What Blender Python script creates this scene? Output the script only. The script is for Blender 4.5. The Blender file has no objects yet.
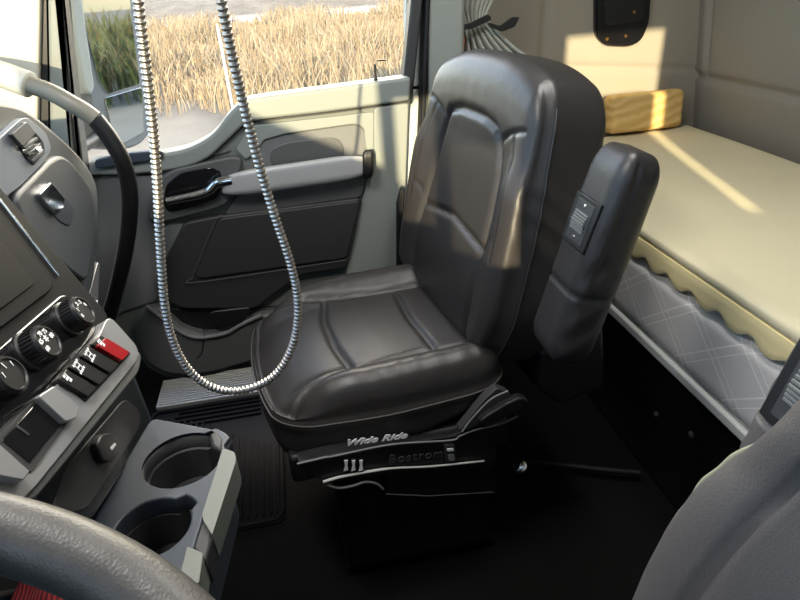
import bpy, bmesh, math, random
import numpy as np
from mathutils import Vector, Matrix, Euler
random.seed(7); RNG = np.random.default_rng(11)
SC = bpy.context.scene
COL = SC.collection

# ------------------------------------------------------------------ camera
F = 600.0
CAM = Vector((0, 0, 1.30))
_y, _p, _r = math.radians(9), math.radians(28.5), math.radians(4)
FW = Vector((math.sin(_y)*math.cos(_p), math.cos(_y)*math.cos(_p), -math.sin(_p)))
_r0 = Vector((math.cos(_y), -math.sin(_y), 0)); _u0 = _r0.cross(FW)
RT = _r0*math.cos(_r) - _u0*math.sin(_r)
UP = _u0*math.cos(_r) + _r0*math.sin(_r)
cd = bpy.data.cameras.new('camera'); cam = bpy.data.objects.new('camera', cd); COL.objects.link(cam)
cd.sensor_width = 36; cd.lens = 36*F/800; cd.clip_start = .02; cd.clip_end = 500
cam.matrix_world = Matrix(((RT.x, UP.x, -FW.x, CAM.x), (RT.y, UP.y, -FW.y, CAM.y), (RT.z, UP.z, -FW.z, CAM.z), (0, 0, 0, 1)))
SC.camera = cam

def plane_pt(px, py, P0, n):
    d = FW + RT*((px-400)/F) + UP*((300-py)/F)
    P0 = Vector(P0); n = Vector(n)
    return CAM + d*((P0-CAM).dot(n)/d.dot(n))
def at(px, py, **k):
    for a, v in k.items():
        i = 'xyz'.index(a); n = Vector((0, 0, 0)); n[i] = 1; P = Vector((0, 0, 0)); P[i] = v
    return plane_pt(px, py, P, n)

# ------------------------------------------------------------------ materials
MATS = {}
def mat(name, col, rough=.5, metal=0., bump=None, vary=None, spec=.5, coat=0., sheen=0.):
    if name in MATS: return MATS[name]
    m = bpy.data.materials.new(name); m.use_nodes = True; nt = m.node_tree; b = nt.nodes['Principled BSDF']
    b.inputs['Base Color'].default_value = (*col, 1); b.inputs['Roughness'].default_value = rough
    b.inputs['Metallic'].default_value = metal; b.inputs['Specular IOR Level'].default_value = spec
    b.inputs['Coat Weight'].default_value = coat
    b.inputs['Sheen Weight'].default_value = sheen
    tc = nt.nodes.new('ShaderNodeTexCoord')
    if vary:                       # (scale, amount)
        nz = nt.nodes.new('ShaderNodeTexNoise'); nz.inputs['Scale'].default_value = vary[0]; nz.inputs['Detail'].default_value = 4
        nt.links.new(tc.outputs['Object'], nz.inputs['Vector'])
        mx = nt.nodes.new('ShaderNodeMix'); mx.data_type = 'RGBA'
        mx.inputs['A'].default_value = (*[c*(1-vary[1]) for c in col], 1); mx.inputs['B'].default_value = (*[min(1, c*(1+vary[1])) for c in col], 1)
        nt.links.new(nz.outputs['Fac'], mx.inputs['Factor']); nt.links.new(mx.outputs['Result'], b.inputs['Base Color'])
    if bump:                       # list of (kind, scale, strength, distance)
        prev = None
        for kind, sc, st, ds in bump:
            if kind == 'noise':
                t = nt.nodes.new('ShaderNodeTexNoise'); t.inputs['Scale'].default_value = sc; t.inputs['Detail'].default_value = 5; out = t.outputs['Fac']
            else:
                t = nt.nodes.new('ShaderNodeTexVoronoi'); t.inputs['Scale'].default_value = sc; out = t.outputs['Distance']
            nt.links.new(tc.outputs['Object'], t.inputs['Vector'])
            bp = nt.nodes.new('ShaderNodeBump'); bp.inputs['Strength'].default_value = st; bp.inputs['Distance'].default_value = ds
            nt.links.new(out, bp.inputs['Height'])
            if prev: nt.links.new(prev.outputs['Normal'], bp.inputs['Normal'])
            prev = bp
        nt.links.new(prev.outputs['Normal'], b.inputs['Normal'])
    MATS[name] = m
    return m

LEATHER = mat('leather', (.026, .024, .0238), .42, bump=[('noise', 9, .22, .010), ('voronoi', 420, .16, .001)], spec=.5, vary=(6, .15))
LEATHER2 = mat('leather_panel', (.032, .031, .031), .46, bump=[('noise', 7, .2, .008), ('voronoi', 320, .22, .001)], spec=.45)
LEATHER_D = mat('leather_driver', (.090, .082, .079), .45, bump=[('noise', 12, .18, .01), ('voronoi', 520, .25, .001)], spec=.5)
STITCH = mat('stitch', (.075, .07, .068), .6)
PIPING = mat('piping_light', (.30, .29, .2), .6)
BLACK = mat('black_plastic', (.010, .010, .011), .42, bump=[('noise', 500, .15, .0006)])
GLOSS = mat('gloss_black', (.006, .006, .007), .12)
DARKGREY = mat('dark_grey_plastic', (.036, .037, .039), .5, bump=[('noise', 600, .2, .0006)])
DOORGREY = mat('door_grey_plastic', (.085, .087, .085), .5, bump=[('noise', 600, .2, .0006)])
CONSOLE = mat('console_black', (.014, .0145, .015), .6, spec=.05)
SCREEN = mat('screen_black', (.008, .008, .009), .6, spec=.08)
VENTPANEL = mat('vent_panel_grey', (.20, .23, .27), .38)
MIDGREY = mat('mid_grey_plastic', (.14, .145, .143), .48, bump=[('noise', 500, .2, .0006)])
DASHGREY = mat('dash_grey_plastic', (.056, .065, .074), .5, bump=[('noise', 450, .2, .0008)])
BLUEGREY = mat('blue_grey_plastic', (.038, .048, .064), .42, bump=[('noise', 500, .15, .0006)])
SAGE = mat('sage_grey_plastic', (.225, .243, .222), .5, bump=[('noise', 450, .2, .0008)])
SAGE_D = mat('sage_dark_plastic', (.15, .165, .15), .5, bump=[('noise', 450, .2, .0008)])
PALE = mat('pale_grey_plastic', (.50, .52, .50), .5)
CREAM = mat('pillar_trim', (.56, .55, .47), .6, bump=[('noise', 300, .2, .001)])
SILVER = mat('silver_paint', (.42, .43, .44), .33, .55)
BARSILVER = mat('satin_grip', (.40, .405, .40), .42, .15)
CHROME = mat('chrome', (.82, .83, .84), .08, 1.)
STEEL = mat('hose_steel', (.58, .54, .50), .38, 1.)
ALU = mat('ribbed_aluminium', (.66, .64, .61), .42, .35)
RUBBER = mat('rubber', (.008, .008, .009), .6, spec=.3, bump=[('noise', 200, .2, .001)])
MATRUBBER = mat('mat_rubber', (.0045, .0045, .005), .65, spec=.15)
CARPET = mat('floor_vinyl', (.0035, .0033, .0032), .8, spec=.15, bump=[('noise', 120, .3, .002)], vary=(3, .4))
RED = mat('red_switch', (.33, .012, .016), .25)
WHITE = mat('white_ink', (.88, .89, .92), .6)
INKGREY = mat('grey_ink', (.055, .055, .055), .6)
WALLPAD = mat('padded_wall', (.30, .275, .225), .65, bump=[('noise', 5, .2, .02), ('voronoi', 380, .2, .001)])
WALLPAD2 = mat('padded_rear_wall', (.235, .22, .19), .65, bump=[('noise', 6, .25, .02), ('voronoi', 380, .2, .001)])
CURTAIN = mat('curtain_cloth', (.34, .345, .30), .85, bump=[('noise', 180, .3, .001)], sheen=.3)
FOAM_Y = mat('yellow_foam', (.86, .74, .40), .85, bump=[('noise', 160, .3, .002)])
FOAM_P = mat('cream_foam', (.74, .68, .47), .85, bump=[('noise', 120, .25, .002)], vary=(4, .05))
HEADLINER = mat('headliner', (.42, .41, .37), .9)
TRUCKWHITE = mat('white_truck_paint', (.75, .77, .80), .3, coat=.5)
ORANGE = mat('orange_strip', (.55, .16, .05), .6)
BRASS = mat('brass_screw', (.65, .38, .12), .3, 1.)
WHEELRIM = mat('wheel_leather', (.075, .072, .068), .42, bump=[('noise', 60, .10, .003), ('voronoi', 500, .15, .001)], vary=(25, .5))

def grid_mat():                      # grey mattress ticking with a light diamond quilting line and fine dots
    m = bpy.data.materials.new('mattress_ticking'); m.use_nodes = True; nt = m.node_tree; b = nt.nodes['Principled BSDF']
    b.inputs['Roughness'].default_value = .85
    N, L = nt.nodes.new, nt.links.new
    tc = N('ShaderNodeTexCoord'); sp = N('ShaderNodeSeparateXYZ'); L(tc.outputs['Object'], sp.inputs['Vector'])
    def mt(op, a, c=None):
        n = N('ShaderNodeMath'); n.operation = op
        for i, v in enumerate((a, c)):
            if v is None: continue
            if isinstance(v, (int, float)): n.inputs[i].default_value = v
            else: L(v, n.inputs[i])
        return n.outputs[0]
    hz = mt('ADD', sp.outputs['Z'], sp.outputs['X'])
    yy = mt('MULTIPLY', sp.outputs['Y'], 1.0)
    def line(expr, per, w):
        fr = mt('FRACT', mt('DIVIDE', expr, per)); d = mt('ABSOLUTE', mt('SUBTRACT', fr, .5))
        return mt('LESS_THAN', d, w)
    zz = mt('MULTIPLY', hz, 1.25)
    a = line(mt('ADD', yy, zz), .17, .018); c = line(mt('SUBTRACT', yy, zz), .17, .018)
    e = line(mt('ADD', mt('ADD', yy, zz), .03), .17, .012); g = line(mt('ADD', mt('SUBTRACT', yy, zz), .03), .17, .012)
    l = mt('MAXIMUM', mt('MAXIMUM', a, c), mt('MAXIMUM', e, g))
    vo = N('ShaderNodeTexVoronoi'); vo.inputs['Scale'].default_value = 190; vo.inputs['Randomness'].default_value = .15
    L(tc.outputs['Object'], vo.inputs['Vector'])
    dots = mt('GREATER_THAN', vo.outputs['Distance'], .33)
    mx = N('ShaderNodeMix'); mx.data_type = 'RGBA'; mx.inputs['A'].default_value = (.54, .53, .52, 1); mx.inputs['B'].default_value = (.64, .63, .62, 1); L(dots, mx.inputs['Factor'])
    m2 = N('ShaderNodeMix'); m2.data_type = 'RGBA'; L(mx.outputs['Result'], m2.inputs['A']); m2.inputs['B'].default_value = (.82, .81, .80, 1); L(l, m2.inputs['Factor'])
    L(m2.outputs['Result'], b.inputs['Base Color'])
    bp = N('ShaderNodeBump'); bp.inputs['Distance'].default_value = .003; bp.inputs['Strength'].default_value = .5; bp.invert = True
    L(l, bp.inputs['Height']); L(bp.outputs['Normal'], b.inputs['Normal'])
    return m
TICKING = grid_mat()

def wave_mat():
    m = bpy.data.materials.new('wavy_pillow'); m.use_nodes = True; nt = m.node_tree; b = nt.nodes['Principled BSDF']; N, L = nt.nodes.new, nt.links.new
    tc = N('ShaderNodeTexCoord'); mp = N('ShaderNodeMapping'); mp.inputs['Rotation'].default_value = (0, .25, 0); L(tc.outputs['Object'], mp.inputs['Vector'])
    w = N('ShaderNodeTexWave'); w.bands_direction = 'Z'; w.inputs['Scale'].default_value = 9; w.inputs['Distortion'].default_value = 5; w.inputs['Detail Scale'].default_value = 1.2
    L(mp.outputs['Vector'], w.inputs['Vector'])
    mx = N('ShaderNodeMix'); mx.data_type = 'RGBA'; mx.inputs['A'].default_value = (.62, .40, .13, 1); mx.inputs['B'].default_value = (.72, .50, .20, 1)
    L(w.outputs['Fac'], mx.inputs['Factor']); L(mx.outputs['Result'], b.inputs['Base Color']); b.inputs['Roughness'].default_value = .8
    bp = N('ShaderNodeBump'); bp.inputs['Distance'].default_value = .006; bp.inputs['Strength'].default_value = .5; L(w.outputs['Fac'], bp.inputs['Height']); L(bp.outputs['Normal'], b.inputs['Normal'])
    return m
WAVY = wave_mat()

def glass_mat(name, tint, refl=.06, rough=0.0):
    m = bpy.data.materials.new(name); m.use_nodes = True; nt = m.node_tree; nt.nodes.remove(nt.nodes['Principled BSDF'])
    t = nt.nodes.new('ShaderNodeBsdfTransparent'); t.inputs[0].default_value = (*tint, 1)
    g = nt.nodes.new('ShaderNodeBsdfGlossy'); g.inputs['Roughness'].default_value = rough
    lw = nt.nodes.new('ShaderNodeLayerWeight'); pw = nt.nodes.new('ShaderNodeMath'); pw.operation = 'POWER'; pw.inputs[1].default_value = 5
    nt.links.new(lw.outputs['Facing'], pw.inputs[0]); fr = nt.nodes.new('ShaderNodeMath'); fr.operation = 'MULTIPLY_ADD'; fr.inputs[1].default_value = .9; fr.inputs[2].default_value = .025; nt.links.new(pw.outputs[0], fr.inputs[0])
    mx = nt.nodes.new('ShaderNodeMixShader'); nt.links.new(fr.outputs[0], mx.inputs[0]); nt.links.new(t.outputs[0], mx.inputs[1]); nt.links.new(g.outputs[0], mx.inputs[2])
    nt.links.new(mx.outputs[0], nt.nodes['Material Output'].inputs['Surface']); return m
GLASS = glass_mat('side_glass', (.93, .95, .94))
MIRRORGLASS = mat('mirror_glass', (.50, .53, .52), .02, 1.)

def island_mat(name, cols, rough=.8, trans=0.0):
    m = bpy.data.materials.new(name); m.use_nodes = True; nt = m.node_tree; b = nt.nodes['Principled BSDF']; b.inputs['Roughness'].default_value = rough
    g = nt.nodes.new('ShaderNodeNewGeometry'); cr = nt.nodes.new('ShaderNodeValToRGB')
    el = cr.color_ramp.elements
    while len(el) < len(cols): el.new(.5)
    for i, c in enumerate(cols): el[i].position = i/(len(cols)-1); el[i].color = (*c, 1)
    nt.links.new(g.outputs['Random Per Island'], cr.inputs[0]); nt.links.new(cr.outputs[0], b.inputs['Base Color'])
    return m

# ------------------------------------------------------------------ mesh helpers
def empty(name, loc=(0, 0, 0)):
    o = bpy.data.objects.new(name, None); o.empty_display_size = .05; COL.objects.link(o); o.location = loc; return o
def tag(o, label=None, cat=None, group=None, kind=None):
    if label: o['label'] = label
    if cat: o['category'] = cat
    if group: o['group'] = group
    if kind: o['kind'] = kind
    return o
def link(name, me, m=None, parent=None, smooth=40, bevel=None, seg=2, sub=0):
    if isinstance(me, bmesh.types.BMesh):
        bm = me; bmesh.ops.recalc_face_normals(bm, faces=bm.faces[:]); me = bpy.data.meshes.new(name); bm.to_mesh(me); bm.free()
    me.name = name
    o = bpy.data.objects.new(name, me); COL.objects.link(o)
    if m: me.materials.clear(); me.materials.append(m)
    if smooth is not None and len(me.polygons):
        me.polygons.foreach_set('use_smooth', [True]*len(me.polygons))
        if smooth < 180: me.set_sharp_from_angle(angle=math.radians(smooth))
    if bevel:
        md = o.modifiers.new('bevel', 'BEVEL'); md.width = bevel; md.segments = seg; md.limit_method = 'ANGLE'; md.angle_limit = math.radians(35); md.harden_normals = False
        me.polygons.foreach_set('use_smooth', [True]*len(me.polygons))
    if sub:
        md = o.modifiers.new('sub', 'SUBSURF'); md.levels = sub; md.render_levels = sub
    if parent:
        o.parent = parent
        o.matrix_parent_inverse = Matrix.Translation(-parent.location if parent.parent is None else Vector((0, 0, 0)))
    return o
def np_mesh(name, V, Fs):
    me = bpy.data.meshes.new(name); me.from_pydata([tuple(map(float, v)) for v in V], [], [tuple(map(int, f)) for f in Fs]); me.update(); return me

def roundpoly(P, r, n=5):
    out = []; N = len(P)
    for i in range(N):
        a, b, c = Vector(P[i-1]), Vector(P[i]), Vector(P[(i+1) % N])
        ri = r[i] if isinstance(r, (list, tuple)) else r
        d1 = min(ri, (a-b).length*.48); d2 = min(ri, (c-b).length*.48)
        if ri <= 0: out.append(tuple(b)); continue
        p = b+(a-b).normalized()*d1; q = b+(c-b).normalized()*d2
        for k in range(n+1):
            t = k/n; out.append(tuple(p*(1-t)**2+b*2*t*(1-t)+q*t*t))
    return out
def catmull(P, n=8, closed=False):
    P = [Vector(p) for p in P]; out = []; N = len(P); rng = N if closed else N-1
    for i in range(rng):
        if closed: a, b, c, d = P[i-1], P[i], P[(i+1) % N], P[(i+2) % N]
        else: a, b, c, d = P[max(i-1, 0)], P[i], P[i+1], P[min(i+2, N-1)]
        for k in range(n):
            t = k/n
            out.append(.5*((2*b)+(c-a)*t+(2*a-5*b+4*c-d)*t*t+(3*b-a-3*c+d)*t**3))
    if not closed: out.append(P[-1])
    return out
def prism_bm(P, vec):
    bm = bmesh.new(); vec = Vector(vec)
    a = [bm.verts.new(p) for p in P]; b = [bm.verts.new(Vector(p)+vec) for p in P]
    bm.faces.new(a); bm.faces.new(list(reversed(b)))
    N = len(P)
    for i in range(N): bm.faces.new((a[i], b[i], b[(i+1) % N], a[(i+1) % N]))
    return bm
def slab(name, pts, P0, n, depth, m, parent=None, r=0, out=0., bevel=.003, n_round=4, seg=2):
    """solid plate: outline pts (image positions) on the plane through P0 with normal n, `out` proud of it, thickness depth going back"""
    n = Vector(n).normalized(); P0 = Vector(P0)
    pts = [tuple(p) for p in pts]
    if r: pts = roundpoly(pts, r, n_round)
    P = [plane_pt(x, y, P0+n*out, n) for x, y in pts]
    return link(name, prism_bm(P, -n*depth), m, parent, bevel=bevel, seg=seg)
def box_bm(lo, hi, bm=None):
    bm = bm or bmesh.new()
    v = [bm.verts.new((x, y, z)) for x in (lo[0], hi[0]) for y in (lo[1], hi[1]) for z in (lo[2], hi[2])]
    for f in ((0, 1, 3, 2), (4, 6, 7, 5), (0, 4, 5, 1), (2, 3, 7, 6), (0, 2, 6, 4), (1, 5, 7, 3)): bm.faces.new([v[i] for i in f])
    return bm
def box(name, lo, hi, m, parent=None, bevel=.004, seg=2): return link(name, box_bm(lo, hi), m, parent, bevel=bevel, seg=seg)
def tube_bm(P, r, n=12, closed=False, bm=None, cap=True):
    bm = bm or bmesh.new(); P = [Vector(p) for p in P]; N = len(P)
    rad = r if callable(r) else (lambda i: r[i]) if isinstance(r, (list, tuple, np.ndarray)) else (lambda i: r)
    T = []
    for i in range(N):
        a = P[i-1] if (i > 0 or closed) else P[i]; b = P[(i+1) % N] if (i < N-1 or closed) else P[i]
        T.append((b-a).normalized())
    ref = Vector((0, 0, 1)) if abs(T[0].z) < .9 else Vector((1, 0, 0))
    u = T[0].cross(ref).normalized(); rings = []
    for i in range(N):
        u = (u - T[i]*u.dot(T[i])).normalized(); w = T[i].cross(u); rr = rad(i)
        rings.append([bm.verts.new(P[i]+(u*math.cos(2*math.pi*k/n)+w*math.sin(2*math.pi*k/n))*rr) for k in range(n)])
    for i in range(N if closed else N-1):
        A, B = rings[i], rings[(i+1) % N]
        for k in range(n): bm.faces.new((A[k], A[(k+1) % n], B[(k+1) % n], B[k]))
    if cap and not closed: bm.faces.new(list(reversed(rings[0]))); bm.faces.new(rings[-1])
    return bm
def tube(name, P, r, m, parent=None, n=12, closed=False): return link(name, tube_bm(P, r, n, closed), m, parent, smooth=50)
def basis(n):
    n = Vector(n).normalized(); ref = Vector((0, 0, 1)) if abs(n.z) < .95 else Vector((0, 1, 0))
    a = ref.cross(n).normalized(); return a, n.cross(a), n
def lathe_bm(prof, C, n, seg=32, bm=None):
    """prof: list of (radius, height along n)"""
    bm = bm or bmesh.new(); a, b, n = basis(n); C = Vector(C); rings = []
    for r, h in prof:
        if r < 1e-6: rings.append([bm.verts.new(C+n*h)])
        else: rings.append([bm.verts.new(C+n*h+(a*math.cos(2*math.pi*k/seg)+b*math.sin(2*math.pi*k/seg))*r) for k in range(seg)])
    for A, B in zip(rings, rings[1:]):
        for k in range(seg):
            q = [A[k % len(A)], A[(k+1) % len(A)], B[(k+1) % len(B)], B[k % len(B)]]
            q2 = []
            for x in q:
                if x not in q2: q2.append(x)
            if len(q2) > 2: bm.faces.new(q2)
    return bm
def lathe(name, prof, C, n, m, parent=None, seg=32): return link(name, lathe_bm(prof, C, n, seg), m, parent, smooth=35)
def rcube(h, r, n):
    """rounded box vertex grid: half sizes h, radius r, n segments along each axis; returns unit-ish positions, outward normals, faces"""
    h = np.array(h, float); V = []; idx = {}; Fs = []
    def vid(i, j, k):
        key = (i, j, k)
        if key not in idx: idx[key] = len(V); V.append(key)
        return idx[key]
    nx, ny, nz = n
    for k in (0, nz):
        for i in range(nx):
            for j in range(ny):
                q = [vid(i, j, k), vid(i+1, j, k), vid(i+1, j+1, k), vid(i, j+1, k)]; Fs.append(q if k else q[::-1])
    for j in (0, ny):
        for i in range(nx):
            for k in range(nz):
                q = [vid(i, j, k), vid(i, j, k+1), vid(i+1, j, k+1), vid(i+1, j, k)]; Fs.append(q if j else q[::-1])
    for i in (0, nx):
        for j in range(ny):
            for k in range(nz):
                q = [vid(i, j, k), vid(i, j+1, k), vid(i, j+1, k+1), vid(i, j, k+1)]; Fs.append(q if i else q[::-1])
    T = np.array(V, float)/np.array(n)*2-1
    P = T*h; r = np.minimum(r, h); I = np.clip(P, -(h-r), h-r); D = P-I
    L = np.linalg.norm(D/r, axis=1, keepdims=True); Nn = D/r/np.maximum(L, 1e-9)
    return I+Nn*r, Nn, Fs, T
def smoothstep(a, b, x):
    t = np.clip((x-a)/(b-a), 0, 1); return t*t*(3-2*t)
def seg_dist(P, poly):
    """distance of 2D points P (N,2) to polyline"""
    d = np.full(len(P), 9e9)
    for a, b in zip(poly, poly[1:]):
        a = np.array(a); b = np.array(b); ab = b-a
        t = np.clip(((P-a)@ab)/(ab@ab), 0, 1); d = np.minimum(d, np.linalg.norm(P-a-t[:, None]*ab, axis=1))
    return d
def text_mesh(s, size, shear=0., bold=0., depth=.0006, spacing=1.):
    cu = bpy.data.curves.new('lettering', 'FONT'); cu.body = s; cu.size = size; cu.shear = shear; cu.offset = bold; cu.extrude = depth; cu.space_character = spacing
    cu.align_x = 'CENTER'; cu.align_y = 'CENTER'; cu.resolution_u = 3
    o = bpy.data.objects.new('tmp', cu); COL.objects.link(o)
    bpy.context.view_layer.update()
    me = bpy.data.meshes.new_from_object(o.evaluated_get(bpy.context.evaluated_depsgraph_get()))
    bpy.data.objects.remove(o); bpy.data.curves.remove(cu); return me
def lettering(name, s, size, C, right, up, m, parent, stretch=1., **k):
    me = text_mesh(s, size, **k); me.transform(Matrix.Diagonal((stretch, 1, 1, 1))); right = Vector(right).normalized(); up = Vector(up); up = (up-right*up.dot(right)).normalized(); n = right.cross(up); C = Vector(C)
    me.transform(Matrix(((right.x, up.x, n.x, C.x), (right.y, up.y, n.y, C.y), (right.z, up.z, n.z, C.z), (0, 0, 0, 1))))
    return link(name, me, m, parent, smooth=None)

# ================================================================== SETTING
def struct(o): o['kind'] = 'structure'; return o
DY = 1.70                                             # passenger door panel plane
# floor (black vinyl)
struct(box('floor', (-1.05, -.6, -.06), (1.62, 2.2, 0), CARPET, bevel=None))
struct(box('ceiling', (-1.05, -.62, 1.95), (1.62, 2.25, 2.0), HEADLINER, bevel=None))
# rear wall, leaning slightly forward, padded panels with seams
def pad_wall(name, nu, nv, fn, m):
    V = []; Fs = []
    for i in range(nu+1):
        for j in range(nv+1): V.append(fn(i/nu, j/nv, 0))
    k0 = len(V)
    for i in range(nu+1):
        for j in range(nv+1): V.append(fn(i/nu, j/nv, 1))
    w = nv+1
    for i in range(nu):
        for j in range(nv):
            q = (i*w+j, (i+1)*w+j, (i+1)*w+j+1, i*w+j+1); Fs.append(q); Fs.append(tuple(k0+x for x in q[::-1]))
    for i in range(nu):
        for j in (0, nv): a, b = i*w+j, (i+1)*w+j; Fs.append((a, b, k0+b, k0+a))
    for j in range(nv):
        for i in (0, nu): a, b = i*w+j, i*w+j+1; Fs.append((a, b, k0+b, k0+a))
    bm = bmesh.new(); me = np_mesh(name, V, Fs); bm.from_mesh(me)
    return link(name, bm, m, smooth=60)
def rear_fn(u, v, back):
    y = -.6+u*2.82; z = .0+v*1.95
    x = 1.51-.125*(z-.7)
    if back: return (x+.06, y, z)
    g = .016*math.exp(-((z-.905)/.012)**2)
    if z > .9: g += .013*math.exp(-((y-2.03)/.012)**2)
    g += .013*math.exp(-((y-1.05)/.012)**2)
    g += .010*math.exp(-((y-2.1)/.03)**2)
    return (x+g, y, z)
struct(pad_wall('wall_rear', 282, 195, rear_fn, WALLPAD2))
def side_fn(u, v, back):
    x = .50+u*1.06; z = v*1.95; y = 2.10
    if back: return (x, y+.06, z)
    g = .012*math.exp(-((x-.892+.15*(z-1.0)*-.15)/.011)**2) + .008*math.exp(-((z-.985+.10*(x-.9))/.010)**2)*(1 if x > .89 else 0)
    bulge = .006*math.sin(max(0, min(1, (x-.9)/.6))*math.pi)
    return (x, y+g-bulge, z)
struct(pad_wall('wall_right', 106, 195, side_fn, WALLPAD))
# step from the door pillar out to the wider sleeper wall
w2 = bmesh.new(); box_bm((.44, 1.74, 0), (.50, 2.16, 1.95), w2); struct(link('wall_right_step', w2, SAGE))
bpy.data.objects['wall_right_step'].name = 'trim_4'
# windshield wall with opening; unseen driver side wall, openings shaped to cast sun patches
def frame_wall(name, axis, pos, th, lo, hi, holes, m):
    """wall panel in the plane axis=pos from lo to hi (2D) with rectangular holes"""
    us = sorted({lo[0], hi[0], *[h[0] for h in holes], *[h[2] for h in holes]}); vs = sorted({lo[1], hi[1], *[h[1] for h in holes], *[h[3] for h in holes]})
    bm = bmesh.new()
    for a, b in zip(us, us[1:]):
        for c, d in zip(vs, vs[1:]):
            mu, mv = (a+b)/2, (c+d)/2
            if any(h[0] < mu < h[2] and h[1] < mv < h[3] for h in holes): continue
            if axis == 'y': box_bm((a, pos, c), (b, pos+th, d), bm)
            else: box_bm((pos, a, c), (pos+th, b, d), bm)
    bmesh.ops.remove_doubles(bm, verts=bm.verts[:], dist=1e-5)
    return struct(link(name, bm, m))
frame_wall('wall_left', 'y', -.62, .05, (-1.05, 0), (1.6, 1.95), [(-.73, 1.03, -.36, 1.72), (-.33, 1.20, -.195, 1.53), (-.17, 1.16, -.03, 1.40), (.25, 1.48, .575, 1.70), (.575, 1.15, .625, 1.70)], SAGE)
frame_wall('wall_front', 'x', -1.05, .05, (-.62, 0), (2.2, 1.95), [(-.5, 1.10, 1.62, 1.86)], DARKGREY)
struct(link('window_2', box_bm((-1.03, -.5, 1.10), (-1.024, 1.62, 1.86)), GLASS))
struct(link('window_3', box_bm((-.74, -.60, 1.02), (.64, -.596, 1.73)), GLASS))
# ------------------------------------------------ passenger side: wall above/below, pillars
def wall_px(name, pts, y, depth, m, r=0, bevel=.004, parent=None): return slab(name, pts, (0, y, 0), (0, -1, 0), depth, m, parent, r=r, bevel=bevel)
# header over the door window
struct(box('trim_1', (-1.05, 1.69, 1.66), (.50, 1.80, 1.95), SAGE))
# front pillar: pale trim, dark gasket, grey cover, door seal
ap = empty('trim_2', (-.6, 1.7, 1.0)); struct(ap)
def pillar(name, x0t, x1t, x0b, x1b, y, d, m, ztop=1.75, zbot=.85, r=.006):
    P = [(x0b, y, zbot), (x1b, y, zbot), (x1t, y, ztop), (x0t, y, ztop)]
    return link(name, prism_bm(P, (0, d, 0)), m, ap, bevel=r, seg=3)
def pl(px0, py0, px1, py1, y):                        # x of a pillar line at z=.85 and z=1.75
    a = at(px0, py0, y=y); b = at(px1, py1, y=y); k = (b.x-a.x)/(b.z-a.z)
    return a.x+k*(1.75-a.z), a.x+k*(.85-a.z)
L0 = pl(-60, 0, -60, 100, 1.62); L1 = pl(40, 0, 38, 100, 1.64); L2 = pl(48, 0, 50, 120, 1.655); L3 = pl(60, 0, 74, 150, 1.66); L4 = pl(66, 0, 86, 160, 1.69)
pillar('pillar_trim', L0[0]-.1, L1[0], L0[1]-.1, L1[1], 1.64, .10, CREAM)
pillar('pillar_gasket', L1[0], L2[0], L1[1], L2[1], 1.655, .10, BLACK)
pillar('pillar_cover', L2[0], L3[0], L2[1], L3[1], 1.65, .10, SAGE, r=.01)
pillar('door_seal', L3[0], L4[0], L3[1], L4[1], 1.66, .06, DOORGREY, r=.008)
# rear pillar: bright jamb, sage pillar covers
bp_ = empty('trim_3', (.42, 1.72, .9)); struct(bp_)
def pst(name, x0, x1, z0, z1, y, d, m, lean=0., b=.006):
    P = [(x0+lean*(z0-1.2), y, z0), (x1+lean*(z0-1.2), y, z0), (x1+lean*(z1-1.2), y, z1), (x0+lean*(z1-1.2), y, z1)]
    return link(name, prism_bm(P, (0, d, 0)), m, bp_, bevel=b, seg=3)
pst('door_jamb', .24, .40, .02, 1.02, 1.765, .05, PALE, .04)
pst('upper_jamb', .352, .40, 1.0, 1.75, 1.765, .05, PALE, .04)
pst('jamb_seal', .390, .402, .3, 1.75, 1.700, .05, RUBBER, .09, .004)
pst('upper_cover', .398, .50, .885, 1.95, 1.705, .06, SAGE, .03, .012)
pst('lower_cover', .385, .50, .02, .88, 1.700, .06, SAGE_D, .03, .012)

# ------------------------------------------------ passenger door
D0 = (0, DY, 0); DN = (0, -1, 0)
door = empty('door_1', (0, DY, .2)); struct(door)
def dslab(name, pts, m, out, depth=.02, r=0, bevel=.004, par=None, seg=2): return slab(name, pts, D0, DN, depth, m, par or door, r=r, out=out, bevel=bevel, seg=seg)
sill_top = catmull([(88, 163), (120, 160), (163, 154), (190, 147.5), (213, 134), (229, 114), (243, 102), (262, 97), (330, 88), (411, 77)], 6)
sill_top = [tuple(p) for p in sill_top]
rear_edge = [(409, 120), (405, 185), (398, 262), (393, 330)]
bottom = [(300, 355), (255, 363), (215, 375), (190, 379), (165, 377), (148, 368), (136, 352), (100, 345)]
dslab('door_panel', sill_top+rear_edge+bottom, SAGE_D, 0, .05, bevel=.006)
# sage upper cap along the window sill: a swept cap that bulges toward the cabin
low = catmull([(88, 176), (130, 175), (175, 170), (205, 160), (228, 140), (246, 124), (262, 120), (330, 112), (410, 101)], 6)
low = [tuple(p) for p in low]
dslab('sill_cap', sill_top+low[::-1], SAGE, .022, .07, bevel=.012, seg=4)
dslab('cap_seam', low+[(p[0], p[1]+1.6) for p in low[::-1]], DARKGREY, .004, .006, bevel=None)
# sage panels below the cap
dslab('rear_panel', [(374, 108), (409, 103), (406, 185), (398, 262), (394, 300), (346, 300), (347, 268), (362, 200), (374, 150)], SAGE, .012, .02, r=4)
mid = [(250, 126), (374, 112), (374, 152), (366, 150), (364, 128), (355, 124), (285, 134), (264, 140), (256, 152), (246, 160), (236, 150)]
dslab('upper_panel', mid, SAGE, .010, .02, r=3)
dslab('lower_front_panel', [(100, 176), (150, 176), (190, 164), (232, 150), (200, 160), (157, 180), (150, 222), (185, 224), (157, 274), (161, 297), (152, 302), (120, 312), (98, 345)], MIDGREY, .008, .02, r=3)
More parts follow.
